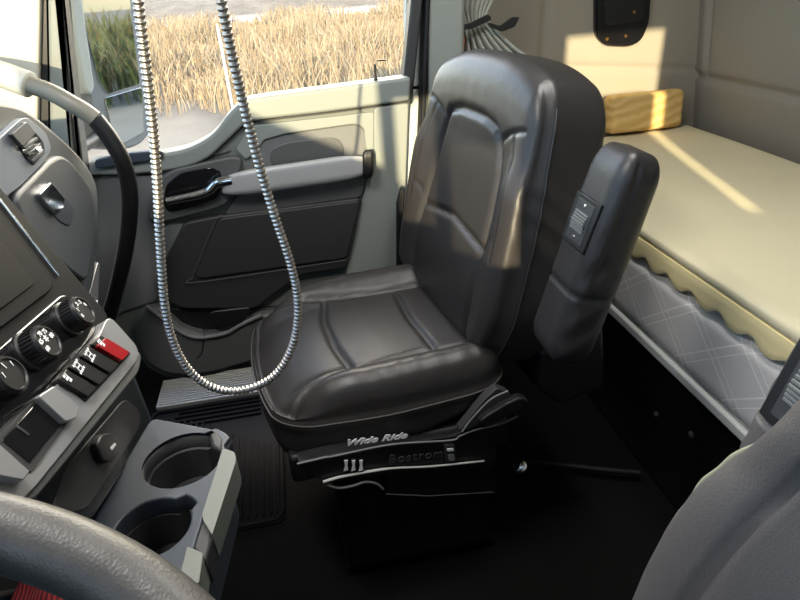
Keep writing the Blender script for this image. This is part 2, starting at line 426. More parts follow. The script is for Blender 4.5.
# recess behind the grab bar: flat plate, shadow painted as a darker inner plate
rec = roundpoly([(250, 160), (262, 140), (285, 134), (356, 124), (365, 129), (367, 158), (240, 182)], 9)
dslab('speaker_recess', rec, MIDGREY, .003, .01, bevel=.002)
dslab('recess_shade', [(268, 150), (285, 142), (338, 136), (346, 150), (340, 162), (272, 170)], DOORGREY, .005, .01, r=12)
# grab bar: rounded bar standing off the door
def bar(name, a, b, h0, h1, off, th, m, par=None):
    """rounded bar between image points a and b at heights (px) h0,h1"""
    Vs, Nn, Fs, T = rcube((1, 1, 1), .55, (40, 14, 14))
    P = []
    for v in Vs:
        t = (v[0]+1)/2; px = a[0]+(b[0]-a[0])*t; py = a[1]+(b[1]-a[1])*t; hh = h0+(h1-h0)*t
        q = plane_pt(px, py-v[2]*hh, (0, DY-off-th*(v[1]*-.5+.5)*1.0, 0), (0, 1, 0))
        P.append(q)
    return link(name, np_mesh(name, P, Fs), m, par or door, smooth=60)
bar('grab_bar', (222, 186), (368, 165), 13, 13, .02, .05, BARSILVER)
bar('bar_end_cap', (362, 165.5), (374, 163), 15, 14, .015, .055, BLACK)
dslab('bar_shade', [(236, 196), (366, 177), (362, 197), (225, 216)], DOORGREY, .02, .03, r=4)  # shelf below the bar, its shadow gap put in as darker plastic
# handle bezel, hollow and chrome lever
bez = roundpoly([(148, 216), (155, 182), (172, 170), (234, 156), (243, 160), (238, 178), (230, 203), (213, 210), (162, 223), (151, 222)], 7)
dslab('handle_bezel', bez, DOORGREY, .026, .05, bevel=.005)
dslab('handle_hollow', [(163, 205), (166, 184), (180, 173), (212, 167), (222, 172), (218, 198), (200, 205), (168, 213)], GLOSS, .029, .01, r=6, bevel=.002)
hp = catmull([plane_pt(x, y, (0, DY-.055, 0), (0, 1, 0)) for x, y in ((167, 201.5), (180, 198.5), (197, 195), (209, 190.5), (215, 184.5), (222, 182), (232, 180))], 6)
tube('door_handle', hp, [.011]*9+[.012]*18+[.015]*(len(hp)-27), CHROME, door, n=14)
# black padded armrest with a stitched seam
dslab('armrest_pad', [(184, 223), (220, 216), (362, 198), (356, 235), (347, 268), (300, 275), (255, 309), (182, 309), (161, 298), (157, 275)], LEATHER2, .03, .06, r=6, bevel=.014, seg=4)
sm = [(365, 200), (219, 218), (215, 221), (195, 271), (194, 276), (199, 281), (347, 260)]
dslab('stitched_insert', [(219, 219), (360, 201), (347, 258), (199, 279), (195, 275)], LEATHER2, .037, .03, r=5, bevel=.007, seg=3)
st = catmull([plane_pt(x, y, (0, DY-.0385, 0), (0, 1, 0)) for x, y in [(346, 260), (199, 282), (193, 277), (196, 268), (216, 220), (224, 217)]], 8)
tube('seam', st, .0012, STITCH, door, n=6)
# map pocket
dslab('pocket_hollow', [(157, 285), (172, 309), (258, 309), (300, 305), (300, 330), (215, 330), (180, 322), (160, 305)], BLACK, .012, .015, r=5)
dslab('map_pocket', [(132, 325), (141, 311), (160, 308), (182, 329), (203, 336), (228, 332), (258, 316), (310, 308), (310, 352), (258, 361), (215, 373), (190, 377), (166, 375), (148, 366), (138, 350)], DOORGREY, .045, .045, r=7, bevel=.012, seg=4)
hl = catmull([plane_pt(x, y, (0, DY-.047, 0), (0, 1, 0)) for x, y in [(146, 306), (157, 314), (181, 332), (200, 337.5), (226, 333), (240, 325), (262, 315)]], 6)
tube('lip_highlight', hl, .007, MIDGREY, door, n=8)  # lighter tube paints the highlight along the pocket edge
dslab('pocket_grip', [(209, 312), (252, 307), (247, 319), (235, 328), (219, 328), (210, 322)], BLACK, .050, .01, r=7, bevel=.003)
tube('panel_split', [plane_pt(x, y, (0, DY-.05, 0), (0, 1, 0)) for x, y in [(203, 312), (204, 335), (202, 352), (197, 358)]], .0012, BLACK, door, n=6)
# little blue-grey plate on the sill and the lock pin
dslab('sill_plate', [(95, 160), (113, 156), (128, 153.5), (160, 150.5), (163.5, 153), (163, 158), (150, 161), (97, 169), (94, 165)], BLUEGREY, .034, .02, r=3, bevel=.003)
dslab('plate_slot', [(120, 159), (129, 157.5), (129, 160.5), (120, 162)], BLACK, .0355, .01, r=1, bevel=None)
pin = empty('lock_pin'); bpy.data.objects.remove(pin)
pa = plane_pt(376, 82, (0, DY, 0), (0, 1, 0)); lathe('lock_pin', [(0, -.01), (.006, -.01), (.006, .008), (.0035, .01), (.0035, .045), (0, .048)], pa, (0, 0, 1), BLACK, door, 12)
pb = plane_pt(381, 60.5, (0, DY, 0), (0, 1, 0)); box('pin_flag', (pb.x-.012, DY-.004, pb.z-.0012), (pb.x+.014, DY+.004, pb.z+.0018), RUBBER, door, bevel=.0005)
# glass and rubber frame
win = empty('window_1', (0, DY+.03, 1.0)); struct(win)
g = prism_bm([(-.62, DY+.055, .86), (.36, DY+.055, .96), (.36, DY+.055, 1.70), (-.50, DY+.055, 1.70)], (0, .005, 0)); link('glass', g, GLASS, win)
def fpx(pts, y=DY+.03): return [plane_pt(x, y_, (0, y, 0), (0, 1, 0)) for x, y_ in pts]
a = at(399, 82, y=DY+.02); b = at(408, 0, y=DY+.02); k = (b.x-a.x)/(b.z-a.z)
P = [(a.x, DY+.01, a.z-.06), (a.x+.032, DY+.01, a.z-.06), (a.x+.032+k*(1.72-a.z), DY+.01, 1.72), (a.x+k*(1.72-a.z), DY+.01, 1.72)]
link('window_frame', prism_bm(P, (0, .05, 0)), DARKGREY, win, bevel=.006)
box('window_header', (-.6, DY+.0, 1.60), (.40, DY+.06, 1.68), DARKGREY, win)

# ================================================================== PASSENGER SEAT
def yawed(V, c, deg):
    a = math.radians(deg); X = V[:, 0]-c[0]; Y = V[:, 1]-c[1]
    return np.stack([c[0]+X*math.cos(a)-Y*math.sin(a), c[1]+X*math.sin(a)+Y*math.cos(a), V[:, 2]], 1)
YAW_C = (.10, 1.185)
def cushion_mesh(name, yc, x0=-.125, x1=.352, yaw=0.):
    hx, hy, hz = (x1-x0)/2, .262, .078
    Vs, Nn, Fs, T = rcube((hx, hy, hz), (.07, .075, .055), (84, 84, 22))
    u = Vs[:, 0]/hx; v = Vs[:, 1]/hy; X, Y, Z = Vs[:, 0].copy(), Vs[:, 1].copy(), Vs[:, 2].copy()
    top = smoothstep(.1, .7, Nn[:, 2])
    # plan outline: front corners rounded, narrows a bit to the front
    Y *= 1-.10*smoothstep(0, -1, u)**1.0*1.0 - .05*smoothstep(.5, 1, u)
    X -= .035*(1-np.abs(v)**2.2)*smoothstep(.2, -1, u)          # bowed nose
    # top: bolsters up, centre sunk, nose rolled over
    bol = smoothstep(.52, .86, np.abs(v))
    Z += top*(.030*bol*smoothstep(-1.05, -.3, u) - .012*(1-bol) + .012*(1-v**2)*(1-np.abs(u)))
    Z -= .030*smoothstep(-.45, -1.0, u)*top
    Z -= .028*smoothstep(.35, -1, u)*(1-top)*smoothstep(.3, -1, Vs[:, 2]/hz)   # skirt hangs lower in front
    Z += .055*smoothstep(.1, 1, u)*(1-top)*smoothstep(.3, -.9, Vs[:, 2]/hz)    # and rises at the back
    # seams
    P2 = np.stack([u, v], 1)
    def groove(poly, s, dep): return dep*np.exp(-(seg_dist(P2, poly)/s)**2)
    inner = [[(-.95, .95*sg), (-.75, .80*sg), (-.45, .67*sg), (-.1, .595*sg), (.3, .565*sg), (1.05, .60*sg)] for sg in (1, -1)]
    G = sum(groove(p, .030, .011) for p in inner)
    cr = [(-.30, -.60), (-.34, -.2), (-.34, .25), (-.28, .62)]
    cr2 = [(.44, -.57), (.40, 0), (.44, .57)]
    G = np.maximum(G, groove(cr, .026, .011)); G = np.maximum(G, groove(cr2, .026, .010))
    edge = [(-.86, -.60), (-.72, -.80), (-.5, -.9), (0, -.93), (.7, -.93)]
    # puckers across the bolsters
    pk = .0007*np.sin(u*34+2.5*np.sin(v*5)+1.2*np.sin(u*7))*bol*smoothstep(-.9, -.5, u)*top
    Z -= G*top; Z += pk
    # piping line round the top edge
    side = (1-np.abs(Nn[:, 2]))
    lip = np.exp(-((Vs[:, 2]/hz-.42)/.07)**2)*smoothstep(.4, .9, side)
    X -= Nn[:, 0]*lip*.005; Y -= Nn[:, 1]*lip*.005
    lip2 = np.exp(-((Vs[:, 2]/hz-.20)/.09)**2)*smoothstep(.4, .9, side)
    X += Nn[:, 0]*lip2*.003; Y += Nn[:, 1]*lip2*.003
    V = yawed(np.stack([X+(x0+x1)/2, Y+yc, Z+.520], 1), YAW_C, yaw)
    sel = np.isclose(T[:, 2], 14/22*2-1) & ((np.abs(T[:, 0]) > .99) | (np.abs(T[:, 1]) > .99))
    Q = V[sel]; c0 = Q.mean(0); Q = Q[np.argsort(np.arctan2(Q[:, 1]-c0[1], Q[:, 0]-c0[0]))]; SEAMS[name] = [Vector(q) for q in Q]
    return np_mesh(name, V, Fs)
SEAMS = {}
LEAN = math.radians(12.4)
def backrest_mesh(name, base, lean, h=.575, th=.060, wscale=1., shoulder=.10, drop=.05, yaw=0., bh=.028, driver=False):
    """local: X thickness (front is -X), Y width, Z height from 0"""
    hx, hy, hz = th, .25*wscale, h/2
    Vs, Nn, Fs, T = rcube((hx, hy, hz), (.034, .050, .075), (26, 100, 110))
    s = (Vs[:, 2]+hz)/h; v = Vs[:, 1]/hy; X, Y, Z = [Vs[:, i].copy() for i in range(3)]
    front = smoothstep(.2, .8, -Nn[:, 0])
    w = .92+.10*smoothstep(0, .25, s)-shoulder*smoothstep(.45, 1.0, s)
    Y *= w
    Z -= drop*np.abs(v)**2.6*smoothstep(.55, 1, s)
    Z += .02*np.abs(v)**2*smoothstep(.35, 0, s)
    # thickness: bolsters stand forward, lumbar swell, head end thicker and rolled
    bol = smoothstep(.56, .84, np.abs(v))*smoothstep(.02, .12, s)*(1-smoothstep(.60, .86, s))
    X -= front*(bh*bol + .018*np.exp(-((s-.25)/.2)**2)*(1-bol) + .010*smoothstep(.70, .85, s))
    X += .010*(1-front)*np.sin(np.clip(s, 0, 1)*math.pi)*smoothstep(.2, .8, Nn[:, 0])
    P2 = np.stack([v*w, s*h/hy], 1); q = h/hy
    def groove(poly, sg, dep):
        return dep*np.exp(-(seg_dist(P2, [(a, b*q) for a, b in poly])/sg)**2)
    G = 0*s
    if driver:
        for sg in (1, -1):
            G = np.maximum(G, groove([(.84*sg, -.02), (.83*sg, .30), (.80*sg, .46), (.745*sg, .67), (.69*sg, .78), (.60*sg, .90), (.45*sg, .98)], .012, .010))
    else:
        for sg in (1, -1):
            G = np.maximum(G, groove([(.58*sg, -.02), (.61*sg, .2), (.59*sg, .45), (.53*sg, .66), (.47*sg, .745)], .030, .013))
            G = np.maximum(G, groove([(.47*sg, .745), (.60*sg, .79), (.80*sg, .84)], .016, .006))
            G = np.maximum(G, groove([(.59*sg, .40), (.68*sg, .455), (.80*sg, .47)], .016, .003))
            G = np.maximum(G, groove([(.82*sg, .40), (.80*sg, .55), (.74*sg, .72), (.68*sg, .80)], .014, .005))
        G = np.maximum(G, groove([(-.47, .745), (-.40, .785), (-.2, .80), (.2, .80), (.40, .785), (.47, .745)], .030, .011))
        G = np.maximum(G, groove([(-.59, .40), (0, .435), (.59, .40)], .024, .010))
    X += front*G
    # edge piping where front meets the sides
    e = np.exp(-((np.abs(Nn[:, 0]+.45))/.13)**2)*(np.abs(Nn[:, 2]) < .9)
    Y -= np.sign(v)*e*.0055
    # soft leather wrinkles on the sides
    sd = smoothstep(.6, .95, np.abs(Nn[:, 1]))
    Y += sd*.0009*np.sin(s*46+14*Vs[:, 0]/.06*.3+3*np.sin(s*11))*smoothstep(.2, .6, s)
    c, sn = math.cos(lean), math.sin(lean)
    Zl = Z+hz
    V = yawed(np.stack([base[0]+X*c+Zl*sn, base[1]+Y, base[2]-X*sn+Zl*c], 1), YAW_C, yaw)
    for sg in (1, -1):
        sel = np.isclose(T[:, 0], 5/26*2-1) & (T[:, 1]*sg > .99) & (np.abs(T[:, 2]) < .93)
        Q = V[sel]; SEAMS[name+str(sg)] = [Vector(q) for q in Q[np.argsort(Q[:, 2])]]
    return np_mesh(name, V, Fs)
def armrest_mesh(name, A, B, wx, wy, tipr=.045):
    """folded-up armrest from A (hinge end, low) to B (free end, high); wx depth across, wy width sideways"""
    A, B = Vector(A), Vector(B); L = (B-A).length; ax = (B-A).normalized(); sy = Vector((0, 1, 0)); fx = sy.cross(ax).normalized()
    if fx.x > 0: fx = -fx                                   # points forward
    hx, hy, hz = wx/2, wy/2, L/2
    Vs, Nn, Fs, T = rcube((hx, hy, hz), (min(.028, hx), min(.026, hy), tipr), (20, 18, 70))
    s = (Vs[:, 2]+hz)/L; X, Y, Z = [Vs[:, i].copy() for i in range(3)]
    X *= 1-.10*smoothstep(.55, 1, s)+.02*np.sin(s*3)
    g = np.exp(-((s-.36)/.010)**2)*.004
    X -= Nn[:, 0]*g; Y -= Nn[:, 1]*g
    g2 = np.exp(-((Vs[:, 0]/hx-.35)/.09)**2)*smoothstep(.5, .9, np.abs(Nn[:, 1]))*.0035*smoothstep(.3, .45, s)
    Y -= np.sign(Vs[:, 1])*g2
    Y += .0014*np.sin(s*38+Vs[:, 0]*90)*smoothstep(.5, .9, np.abs(Nn[:, 1]))*smoothstep(.75, .4, s)
    C = (A+B)/2
    V = [C+fx*x+sy*y+ax*z for x, y, z in zip(X, Y, Z)]
    return np_mesh(name, V, Fs), C, fx, sy, ax

seat = empty('passenger_seat', (.1, 1.185, 0))
SY = 1.185
link('seat_cushion', cushion_mesh('seat_cushion', SY, yaw=7), LEATHER, seat, smooth=180)
link('backrest', backrest_mesh('backrest', (.360, SY+.026, .532), LEAN, h=.622, th=.076, wscale=1.12, yaw=8), LEATHER, seat, smooth=180)
tube('piping', SEAMS['seat_cushion'], .0016, STITCH, seat, n=6, closed=True)
for sg in (1, -1): tube('piping', SEAMS['backrest%d' % sg], .0024, LEATHER, seat, n=8)
# folded armrest on the near side
A0, B0 = at(556, 352, y=.845), at(633, 148, y=.845)
me, AC, afx, asy, aax = armrest_mesh('armrest', A0, B0, .082, .115)
arm = link('armrest', me, LEATHER, seat, smooth=180)
def adjuster(parent, C, n, up, w, h, tilt=0.):
    """black plate with a ribbed thumb wheel"""
    n = Vector(n).normalized(); up = Vector(up); up = (up-n*up.dot(n)).normalized(); r = up.cross(n).normalized(); C = Vector(C)
    def quad(cx, cy, hw, hh): return [C+r*(cx+a)+up*(cy+b) for a, b in ((-hw, -hh), (hw, -hh), (hw, hh), (-hw, hh))]
    p = link('adjuster_plate', prism_bm([tuple(q+n*.004) for q in quad(0, 0, w/2, h/2)], -n*.012), BLACK, parent, bevel=.002)
    link('plate_recess', prism_bm([tuple(q+n*.0048) for q in quad(0, 0, w*.34, h*.40)], -n*.003), DARKGREY, p, bevel=.0006)
    bm = bmesh.new()
    for i in range(7):
        y = (-3+i)*h*.055
        prof = quad(0, y, w*.26, h*.022)
        b2 = prism_bm([tuple(q+n*(.010-abs(i-3)*.0008)) for q in prof], -n*.01); me2 = bpy.data.meshes.new('t'); b2.to_mesh(me2); b2.free(); bm.from_mesh(me2); bpy.data.meshes.remove(me2)
    link('thumb_wheel', bm, MIDGREY, p, bevel=.0008)
    for sg in (-1, 1):
        lathe('screw', [(0, .0068), (.0035, .0062), (.004, .004)], C+up*sg*h*.31, n, CHROME, p, 10)
    return p
pc = at(594, 224, y=.845)
adjuster(arm, AC+afx*.0405+aax*((pc-AC).dot(aax)), afx, aax, .080, .084)
# seat pan / side shield
SP = (.1, .905, 0); SN = (.122, -.9925, 0)
def sslab(name, pts, m, out=0, depth=.03, r=0, bevel=.003, par=None): return slab(name, pts, SP, SN, depth, m, par or seat, r=r, out=out, bevel=bevel)
sslab('side_shield', [(297, 463), (330, 455), (405, 443), (455, 436), (472, 424), (500, 424), (498, 440), (494, 468), (420, 470), (330, 482), (312, 476)], BLACK, 0, .03, r=4)
box('seat_pan', (-.10, .93, .40), (.36, 1.43, .47), BLACK, seat, bevel=.01)
pan = lambda x, y: plane_pt(x, y, (.1, .90, 0), SN)
tube('shield_edge', catmull([pan(x, y) for x, y in [(297, 464), (325, 457.5), (335, 456), (392, 444.5), (450, 440.5), (460, 436), (475, 430), (500, 424), (518, 416)]], 6), .0022, MIDGREY, seat, n=8)
tube('edge_highlight', catmull([pan(x, y) for x, y in [(323, 482), (345, 476), (390, 468.5), (430, 466.5), (484, 461)]], 6), [.0032]*12+[.0024]*13, PALE, seat, n=8)  # pale line stands in for the highlight on the tray edge
tube('release_handle', catmull([pan(x, y) for x, y in [(328, 485), (338, 488), (352, 486), (366, 482), (377, 484), (383, 489)]], 6), .0028, MIDGREY, seat, n=8)
sslab('bellows', [(385, 470), (494, 462), (497, 494), (430, 497), (388, 496)], RUBBER, -.015, .4, r=3)
tube('bellows_seam', [pan(x, y) for x, y in [(386, 494), (430, 496), (493, 492)]], .0011, STITCH, seat, n=6)
for px in (346, 353.5, 361):
    sw = sslab('toggle_switch', [(px-3, 459), (px+3, 458), (px+3, 472), (px-3, 473)], GLOSS, .006, .01, r=1, bevel=.001)
    sslab('toggle_mark', [(px-1.6, 461), (px+1.8, 460.5), (px+1.4, 465), (px+2.2, 470), (px-2, 471.5), (px-.8, 466)], WHITE, .008, .003, bevel=None, par=sw)
rk = sslab('rocker_switch', [(444.5, 446), (455, 445), (456.5, 462), (446, 463)], DARKGREY, .006, .01, r=2, bevel=.001)
sslab('rocker_mark', [(447, 449), (453.5, 448.5), (454, 451), (447.3, 451.5)], WHITE, .0075, .003, r=1, bevel=None, par=rk)
sslab('rocker_glint', [(448, 455), (454, 454.5), (455, 460.5), (449, 461)], SILVER, .0075, .003, r=1.5, bevel=None, par=rk)
ca, cb = pan(391, 459), pan(441, 453)
lettering('maker_lettering', 'Bostrom', .030, (ca+cb)/2+Vector((0, -.0015, 0)), cb-ca, (0, 0, 1), INKGREY, seat, spacing=1.15)
la, lb = plane_pt(343, 443, (.1, .908, 0), SN), plane_pt(408, 434.5, (.1, .908, 0), SN)
lettering('model_lettering', 'Wide Ride', .0195, (la+lb)/2-Vector((0, 0, .002)), lb-la, (0, 0, 1), WHITE, seat, shear=.35, bold=.0008, spacing=1.05, stretch=1.42)
# recliner lever at the rear corner
sslab('recliner_bracket', [(458, 432), (474, 427), (512, 402), (510, 392), (497, 388), (484, 400)], DARKGREY, .008, .02, r=4)
sslab('recliner_lever', [(478, 424), (484, 418), (505, 405), (522, 397), (530, 401), (527, 409), (508, 416), (488, 428)], BLACK, .022, .02, r=5, bevel=.005)
tube('lever_edge', catmull([plane_pt(x, y, (.1, .882, 0), SN) for x, y in [(462, 432), (470, 421), (490, 400), (508, 391)]], 5), .002, MIDGREY, seat, n=8)
# suspension pedestal and side box behind the seat
box('pedestal', (-.02, .98, .03), (.34, 1.40, .42), RUBBER, seat, bevel=.03, seg=3)
box('floor_rail', (-.02, 1.0, .0), (.36, 1.39, .03), CARPET, seat)
sslab('rear_cover', [(540, 352), (604, 325), (606, 388), (560, 405), (540, 392)], BLACK, -.06, .25, r=6, bevel=.01)
tag(seat, 'black leather passenger seat with raised armrest, facing the dashboard beside the door', 'seat')

# ================================================================== DRIVER SEAT (only the right shoulder of it in view)
dseat = empty('driver_seat', (0, -.01, 0))
link('backrest', backrest_mesh('backrest', (.235, 0, .53), math.radians(10), h=.69, th=.06, wscale=1.20, shoulder=.21, drop=.12, bh=.006, driver=True), LEATHER_D, dseat, smooth=180)
tube('piping', SEAMS['backrest1'], .0028, PIPING, dseat, n=8)
link('seat_cushion', cushion_mesh('seat_cushion', -.02, -.22, .26), LEATHER_D, dseat, smooth=180)
box('seat_base', (-.15, -.22, .0), (.22, .2, .45), BLACK, dseat, bevel=.03)
A1, B1 = at(776, 508, y=.315), at(864, 366, y=.315)
me, DC, dfx, dsy, dax = armrest_mesh('armrest', A1, B1+(B1-A1)*.35, .06, .10)
darm = link('armrest', me, LEATHER_D, dseat, smooth=180)
pc = at(801, 397, y=.315)
adjuster(darm, DC+dfx*.0295+dax*((pc-DC).dot(dax)), dfx, dax, .068, .082)
tag(dseat, 'dark leather driver seat whose backrest fills the lower right corner', 'seat')

# ================================================================== BUNK
ZT = .72
bf = empty('bunk_frame', (.9, 1, 0))
box('bunk_base', (.86, -.55, 0), (1.40, 2.08, .43), BLACK, bf, bevel=.01)
box('bunk_edge', (.795, -.55, .432), (.83, 2.08, .458), PALE, bf, bevel=.005)
box('bunk_deck', (.83, -.55, .43), (1.42, 2.08, .456), DARKGREY, bf)
tag(bf, 'black bunk base with a pale front edge strip under the mattress', 'bunk')
Vs, Nn, Fs, T = rcube((.335, 1.30, .088), .022, (30, 100, 12))
V = Vs+np.array([1.137, .77, .5475]); mt_ = link('mattress', np_mesh('mattress', V, Fs), TICKING, smooth=180)
tag(mt_, 'grey quilted mattress with diamond stitching, under the foam on the bunk', 'mattress')
# foam topper: flat top layer over an egg-crate layer whose lower edge is scalloped
topper = empty('foam_topper', (1.1, 1, .63))
Vs, Nn, Fs, T = rcube((.328, 1.28, .030), .006, (24, 220, 6))
sc = .5+.5*np.cos((Vs[:, 1]+.03)/.093*2*math.pi); lowm = smoothstep(.2, -1, Vs[:, 2]/.028)
V = Vs.copy(); V[:, 2] += lowm*.018*(sc**1.5); V += np.array([1.126, .77, .6665])
link('egg_crate_layer', np_mesh('egg_crate_layer', V, Fs), FOAM_Y, topper, smooth=60)
Vs, Nn, Fs, T = rcube((.330, 1.285, .020), (.02, .02, .018), (60, 120, 10))
V = Vs.copy(); up_ = smoothstep(.2, .9, Nn[:, 2])
V[:, 2] += up_*(.006*np.sin(Vs[:, 0]*9+1)*np.sin(Vs[:, 1]*4+.5)+.01*smoothstep(-.33, .2, Vs[:, 0])); V += np.array([1.130, .77, .708])
link('top_layer', np_mesh('top_layer', V, Fs), FOAM_P, topper, smooth=180)
tag(topper, 'thick cream foam pad with wavy yellow edge on top of the grey mattress', 'mattress pad')
# pillow standing at the far wall
Vs, Nn, Fs, T = rcube((.142, .04, .066), (.02, .03, .02), (50, 16, 30))
V = Vs.copy(); V[:, 1] -= .012*np.sin((Vs[:, 0]/.142*.5+.5)*math.pi)*(Vs[:, 1] < 0)
c_, s_ = math.cos(.12), math.sin(.12)
V = np.stack([V[:, 0]+1.262, V[:, 1]*c_+V[:, 2]*s_+2.04, V[:, 2]*c_-V[:, 1]*s_+.808], 1)
tag(link('pillow', np_mesh('pillow', V, Fs), WAVY, smooth=180), 'golden yellow wavy foam pillow standing against the sleeper wall on the bunk', 'pillow')
# glossy black reading-light panel on the sleeper wall
wl = empty('wall_panel', (1.18, 2.09, 1.1))
slab('panel_plate', [(596, -40), (654, -40), (650, 22), (643, 40), (632, 47), (605, 46), (596, 36)], (0, 2.095, 0), (0, -1, 0), .03, GLOSS, wl, r=8, out=.02, bevel=.008, seg=3)
slab('panel_rim', [(602, -40), (648, -40), (645, 20), (606, 26)], (0, 2.095, 0), (0, -1, 0), .01, BLACK, wl, r=5, out=.024, bevel=.003)
for q in ((607, 39), (625.5, 36), (634, 12)):
    lathe('screw', [(0, .004), (.005, .0035), (.006, 0)], at(*q, y=2.072), (0, -1, 0), BRASS, wl, 12)
tag(wl, 'glossy black rounded panel with brass screws on the sleeper side wall', 'wall panel')
# curtain gathered by the door pillar
def curtain():
    bm = bmesh.new(); rows = []; H = 40; W = 90
    L = catmull([(452, -70, 0), (455, 0, 0), (462, 22, 0), (463, 45, 0), (462, 75, 0), (462, 120, 0)], 10); Rr = catmull([(500, -70, 0), (495, -10, 0), (486, 14, 0), (488, 22, 0), (512, 46, 0), (545, 70, 0), (560, 110, 0)], 10)
    for j in range(H+1):
        t = j/H; a = L[int(t*(len(L)-1))]; b = Rr[int(t*(len(Rr)-1))]; tight = math.exp(-((a.y-22)/22)**2)
        row = []
        for i in range(W+1):
            u = i/W; px, py = a.x+(b.x-a.x)*u, a.y+(b.y-a.y)*u
            dep = 1.80+(.030-.018*tight)*math.sin(u*2*math.pi*7+.6*math.sin(u*9))+.008*math.sin(u*40+t*5)
            row.append(bm.verts.new(plane_pt(px, py, (0, 1.80, 0), (0, 1, 0))+Vector((0, dep-1.80, 0))))
        rows.append(row)
    for A, B in zip(rows, rows[1:]):
        for i in range(W): bm.faces.new((A[i], A[i+1], B[i+1], B[i]))
    o = link('curtain', bm, CURTAIN, smooth=180); md = o.modifiers.new('s', 'SOLIDIFY'); md.thickness = .003; return o
tag(curtain(), 'grey-green curtain gathered beside the door pillar behind the passenger seat', 'curtain')
tie = empty('curtain_tie', at(480, 22, y=1.745))
slab('strap', [(462, 25), (470, 23), (488, 14), (492, 18), (490, 21), (472, 29), (463, 30)], (0, 1.745, 0), (0, -1, 0), .006, BLACK, tie, r=2, bevel=.001)
slab('strap_end', [(449, 13), (455, 12), (457, 22), (461, 30), (452, 32), (449, 28)], (0, 1.75, 0), (0, -1, 0), .006, BLACK, tie, r=2, bevel=.001)
slab('strap_end', [(488, 22), (500, 26), (512, 17), (520, 17), (515, 27), (502, 32), (492, 28)], (0, 1.75, 0), (0, -1, 0), .008, BLACK, tie, r=2, bevel=.001)
lathe('button', [(0, .008), (.008, .007), (.011, .003), (.011, 0)], at(461, 27, y=1.742), (0, -1, 0), DARKGREY, tie, 16)
tag(tie, 'black strap with round button tying the grey curtain', 'curtain tie')
o = link('marker_strip', prism_bm([at(x, y, y=1.765) for x, y in ((456, 72), (462, 74), (465, 38), (459, 36))], (0, .01, 0)), ORANGE, bevel=.002)
tag(o, 'narrow orange strip on the pillar just left of the curtain', 'strip')
# seat belt hanging by the rear pillar
o = link('seat_belt', prism_bm([at(x, y, y=1.62) for x, y in ((397, 280), (406, 280), (406, 245), (404, 215), (405, 190), (401, 188), (397, 205))], (0, .018, 0)), RUBBER, bevel=.004)
tag(o, 'black belt guide standing at the door pillar left of the passenger seat', 'seat belt')

# ================================================================== FLOOR ITEMS
matt = empty('floor_mat', (-.2, 1.4, 0))
mp_ = [at(x, y, z=.004) for x, y in ((284, 520), (214, 541), (150, 470), (130, 412), (262, 398))]
mp_ = [Vector((-.165, 1.205, .001)), Vector((-.50, 1.205, .001)), Vector((-.62, 1.50, .001)), Vector((-.62, 1.80, .001)), Vector((-.165, 1.80, .001))]
link('mat_base', prism_bm(roundpoly(mp_, .03), (0, 0, .008)), MATRUBBER, matt, bevel=.003)
bm = bmesh.new()
x = -.60
while x < -.185:
    y0 = 1.235 if x > -.5 else 1.235+(-.5-x)*2.3
    b2 = box_bm((x, y0, .008), (x+.008, 1.62+.10*math.sin(x*9), .016), bm); x += .0205
link('mat_ribs', bm, MATRUBBER, matt, bevel=.002)
link('mat_rim', tube_bm([Vector((p[0], p[1], .010)) for p in roundpoly([(-.175, 1.215, 0), (-.50, 1.215, 0), (-.61, 1.50, 0), (-.61, 1.79, 0), (-.175, 1.79, 0)], .03)], .009, 8, True), MATRUBBER, matt, smooth=60)
bm = bmesh.new()
for i in range(4): 
    y0 = 1.69+i*.024; box_bm((-.55+.01*i, y0, .008), (-.24-.0*i, y0+.007, .017), bm)
link('mat_cross_ribs', bm, MATRUBBER, matt, bevel=.002)
tag(matt, 'black ribbed rubber floor mat in the passenger footwell in front of the seat', 'floor mat')
sp_ = empty('step_plate', (-.42, 1.8, 0))
q = [at(x, y, z=.03) for x, y in ((164, 398), (258, 383), (256, 363), (165, 377))]
ya, yb = 1.80, 1.965
link('plate', box_bm((-.60, ya, .0), (-.18, yb, .028)), ALU, sp_, bevel=.003)
bm = bmesh.new()
for i in range(10): box_bm((-.59, ya+.008+i*.0145, .026), (-.19, ya+.016+i*.0145, .033), bm)
link('ribs', bm, ALU, sp_, bevel=.0015)
tag(sp_, 'ribbed silver step plate on the floor below the passenger door', 'step plate')
struct(box('baseboard_right', (-1.0, 1.975, 0), (.5, 2.03, .30), BLACK))
# air fitting with line on the floor
af = empty('air_fitting', at(521, 466, z=.0))
c0 = at(521, 466, z=.03)
lathe('fitting_body', [(0, -.03), (.012, -.03), (.012, -.005), (.016, -.005), (.016, .008), (.009, .010), (.009, .018), (0, .02)], c0, (-.2, -.6, .7), CHROME, af, 12)
lathe('fitting_collar', [(.017, -.010), (.021, -.010), (.021, 0), (.017, 0)], c0, (-.2, -.6, .7), BLACK, af, 12)
tube('air_line', catmull([c0+Vector((.0, .01, .0))]+[at(x, y, z=.03) for x, y in ((540, 463), (570, 466), (605, 470), (640, 473))], 6), .009, RUBBER, af)
tag(af, 'small metal air line fitting on the black floor right of the passenger seat base', 'air fitting')
for q in ((657, 414), (692, 434)):
    lathe('bolt', [(.008, 0), (.008, .004), (.005, .007), (0, .008)], at(*q, x=.86), (-1, 0, 0), MIDGREY, bf, 10)

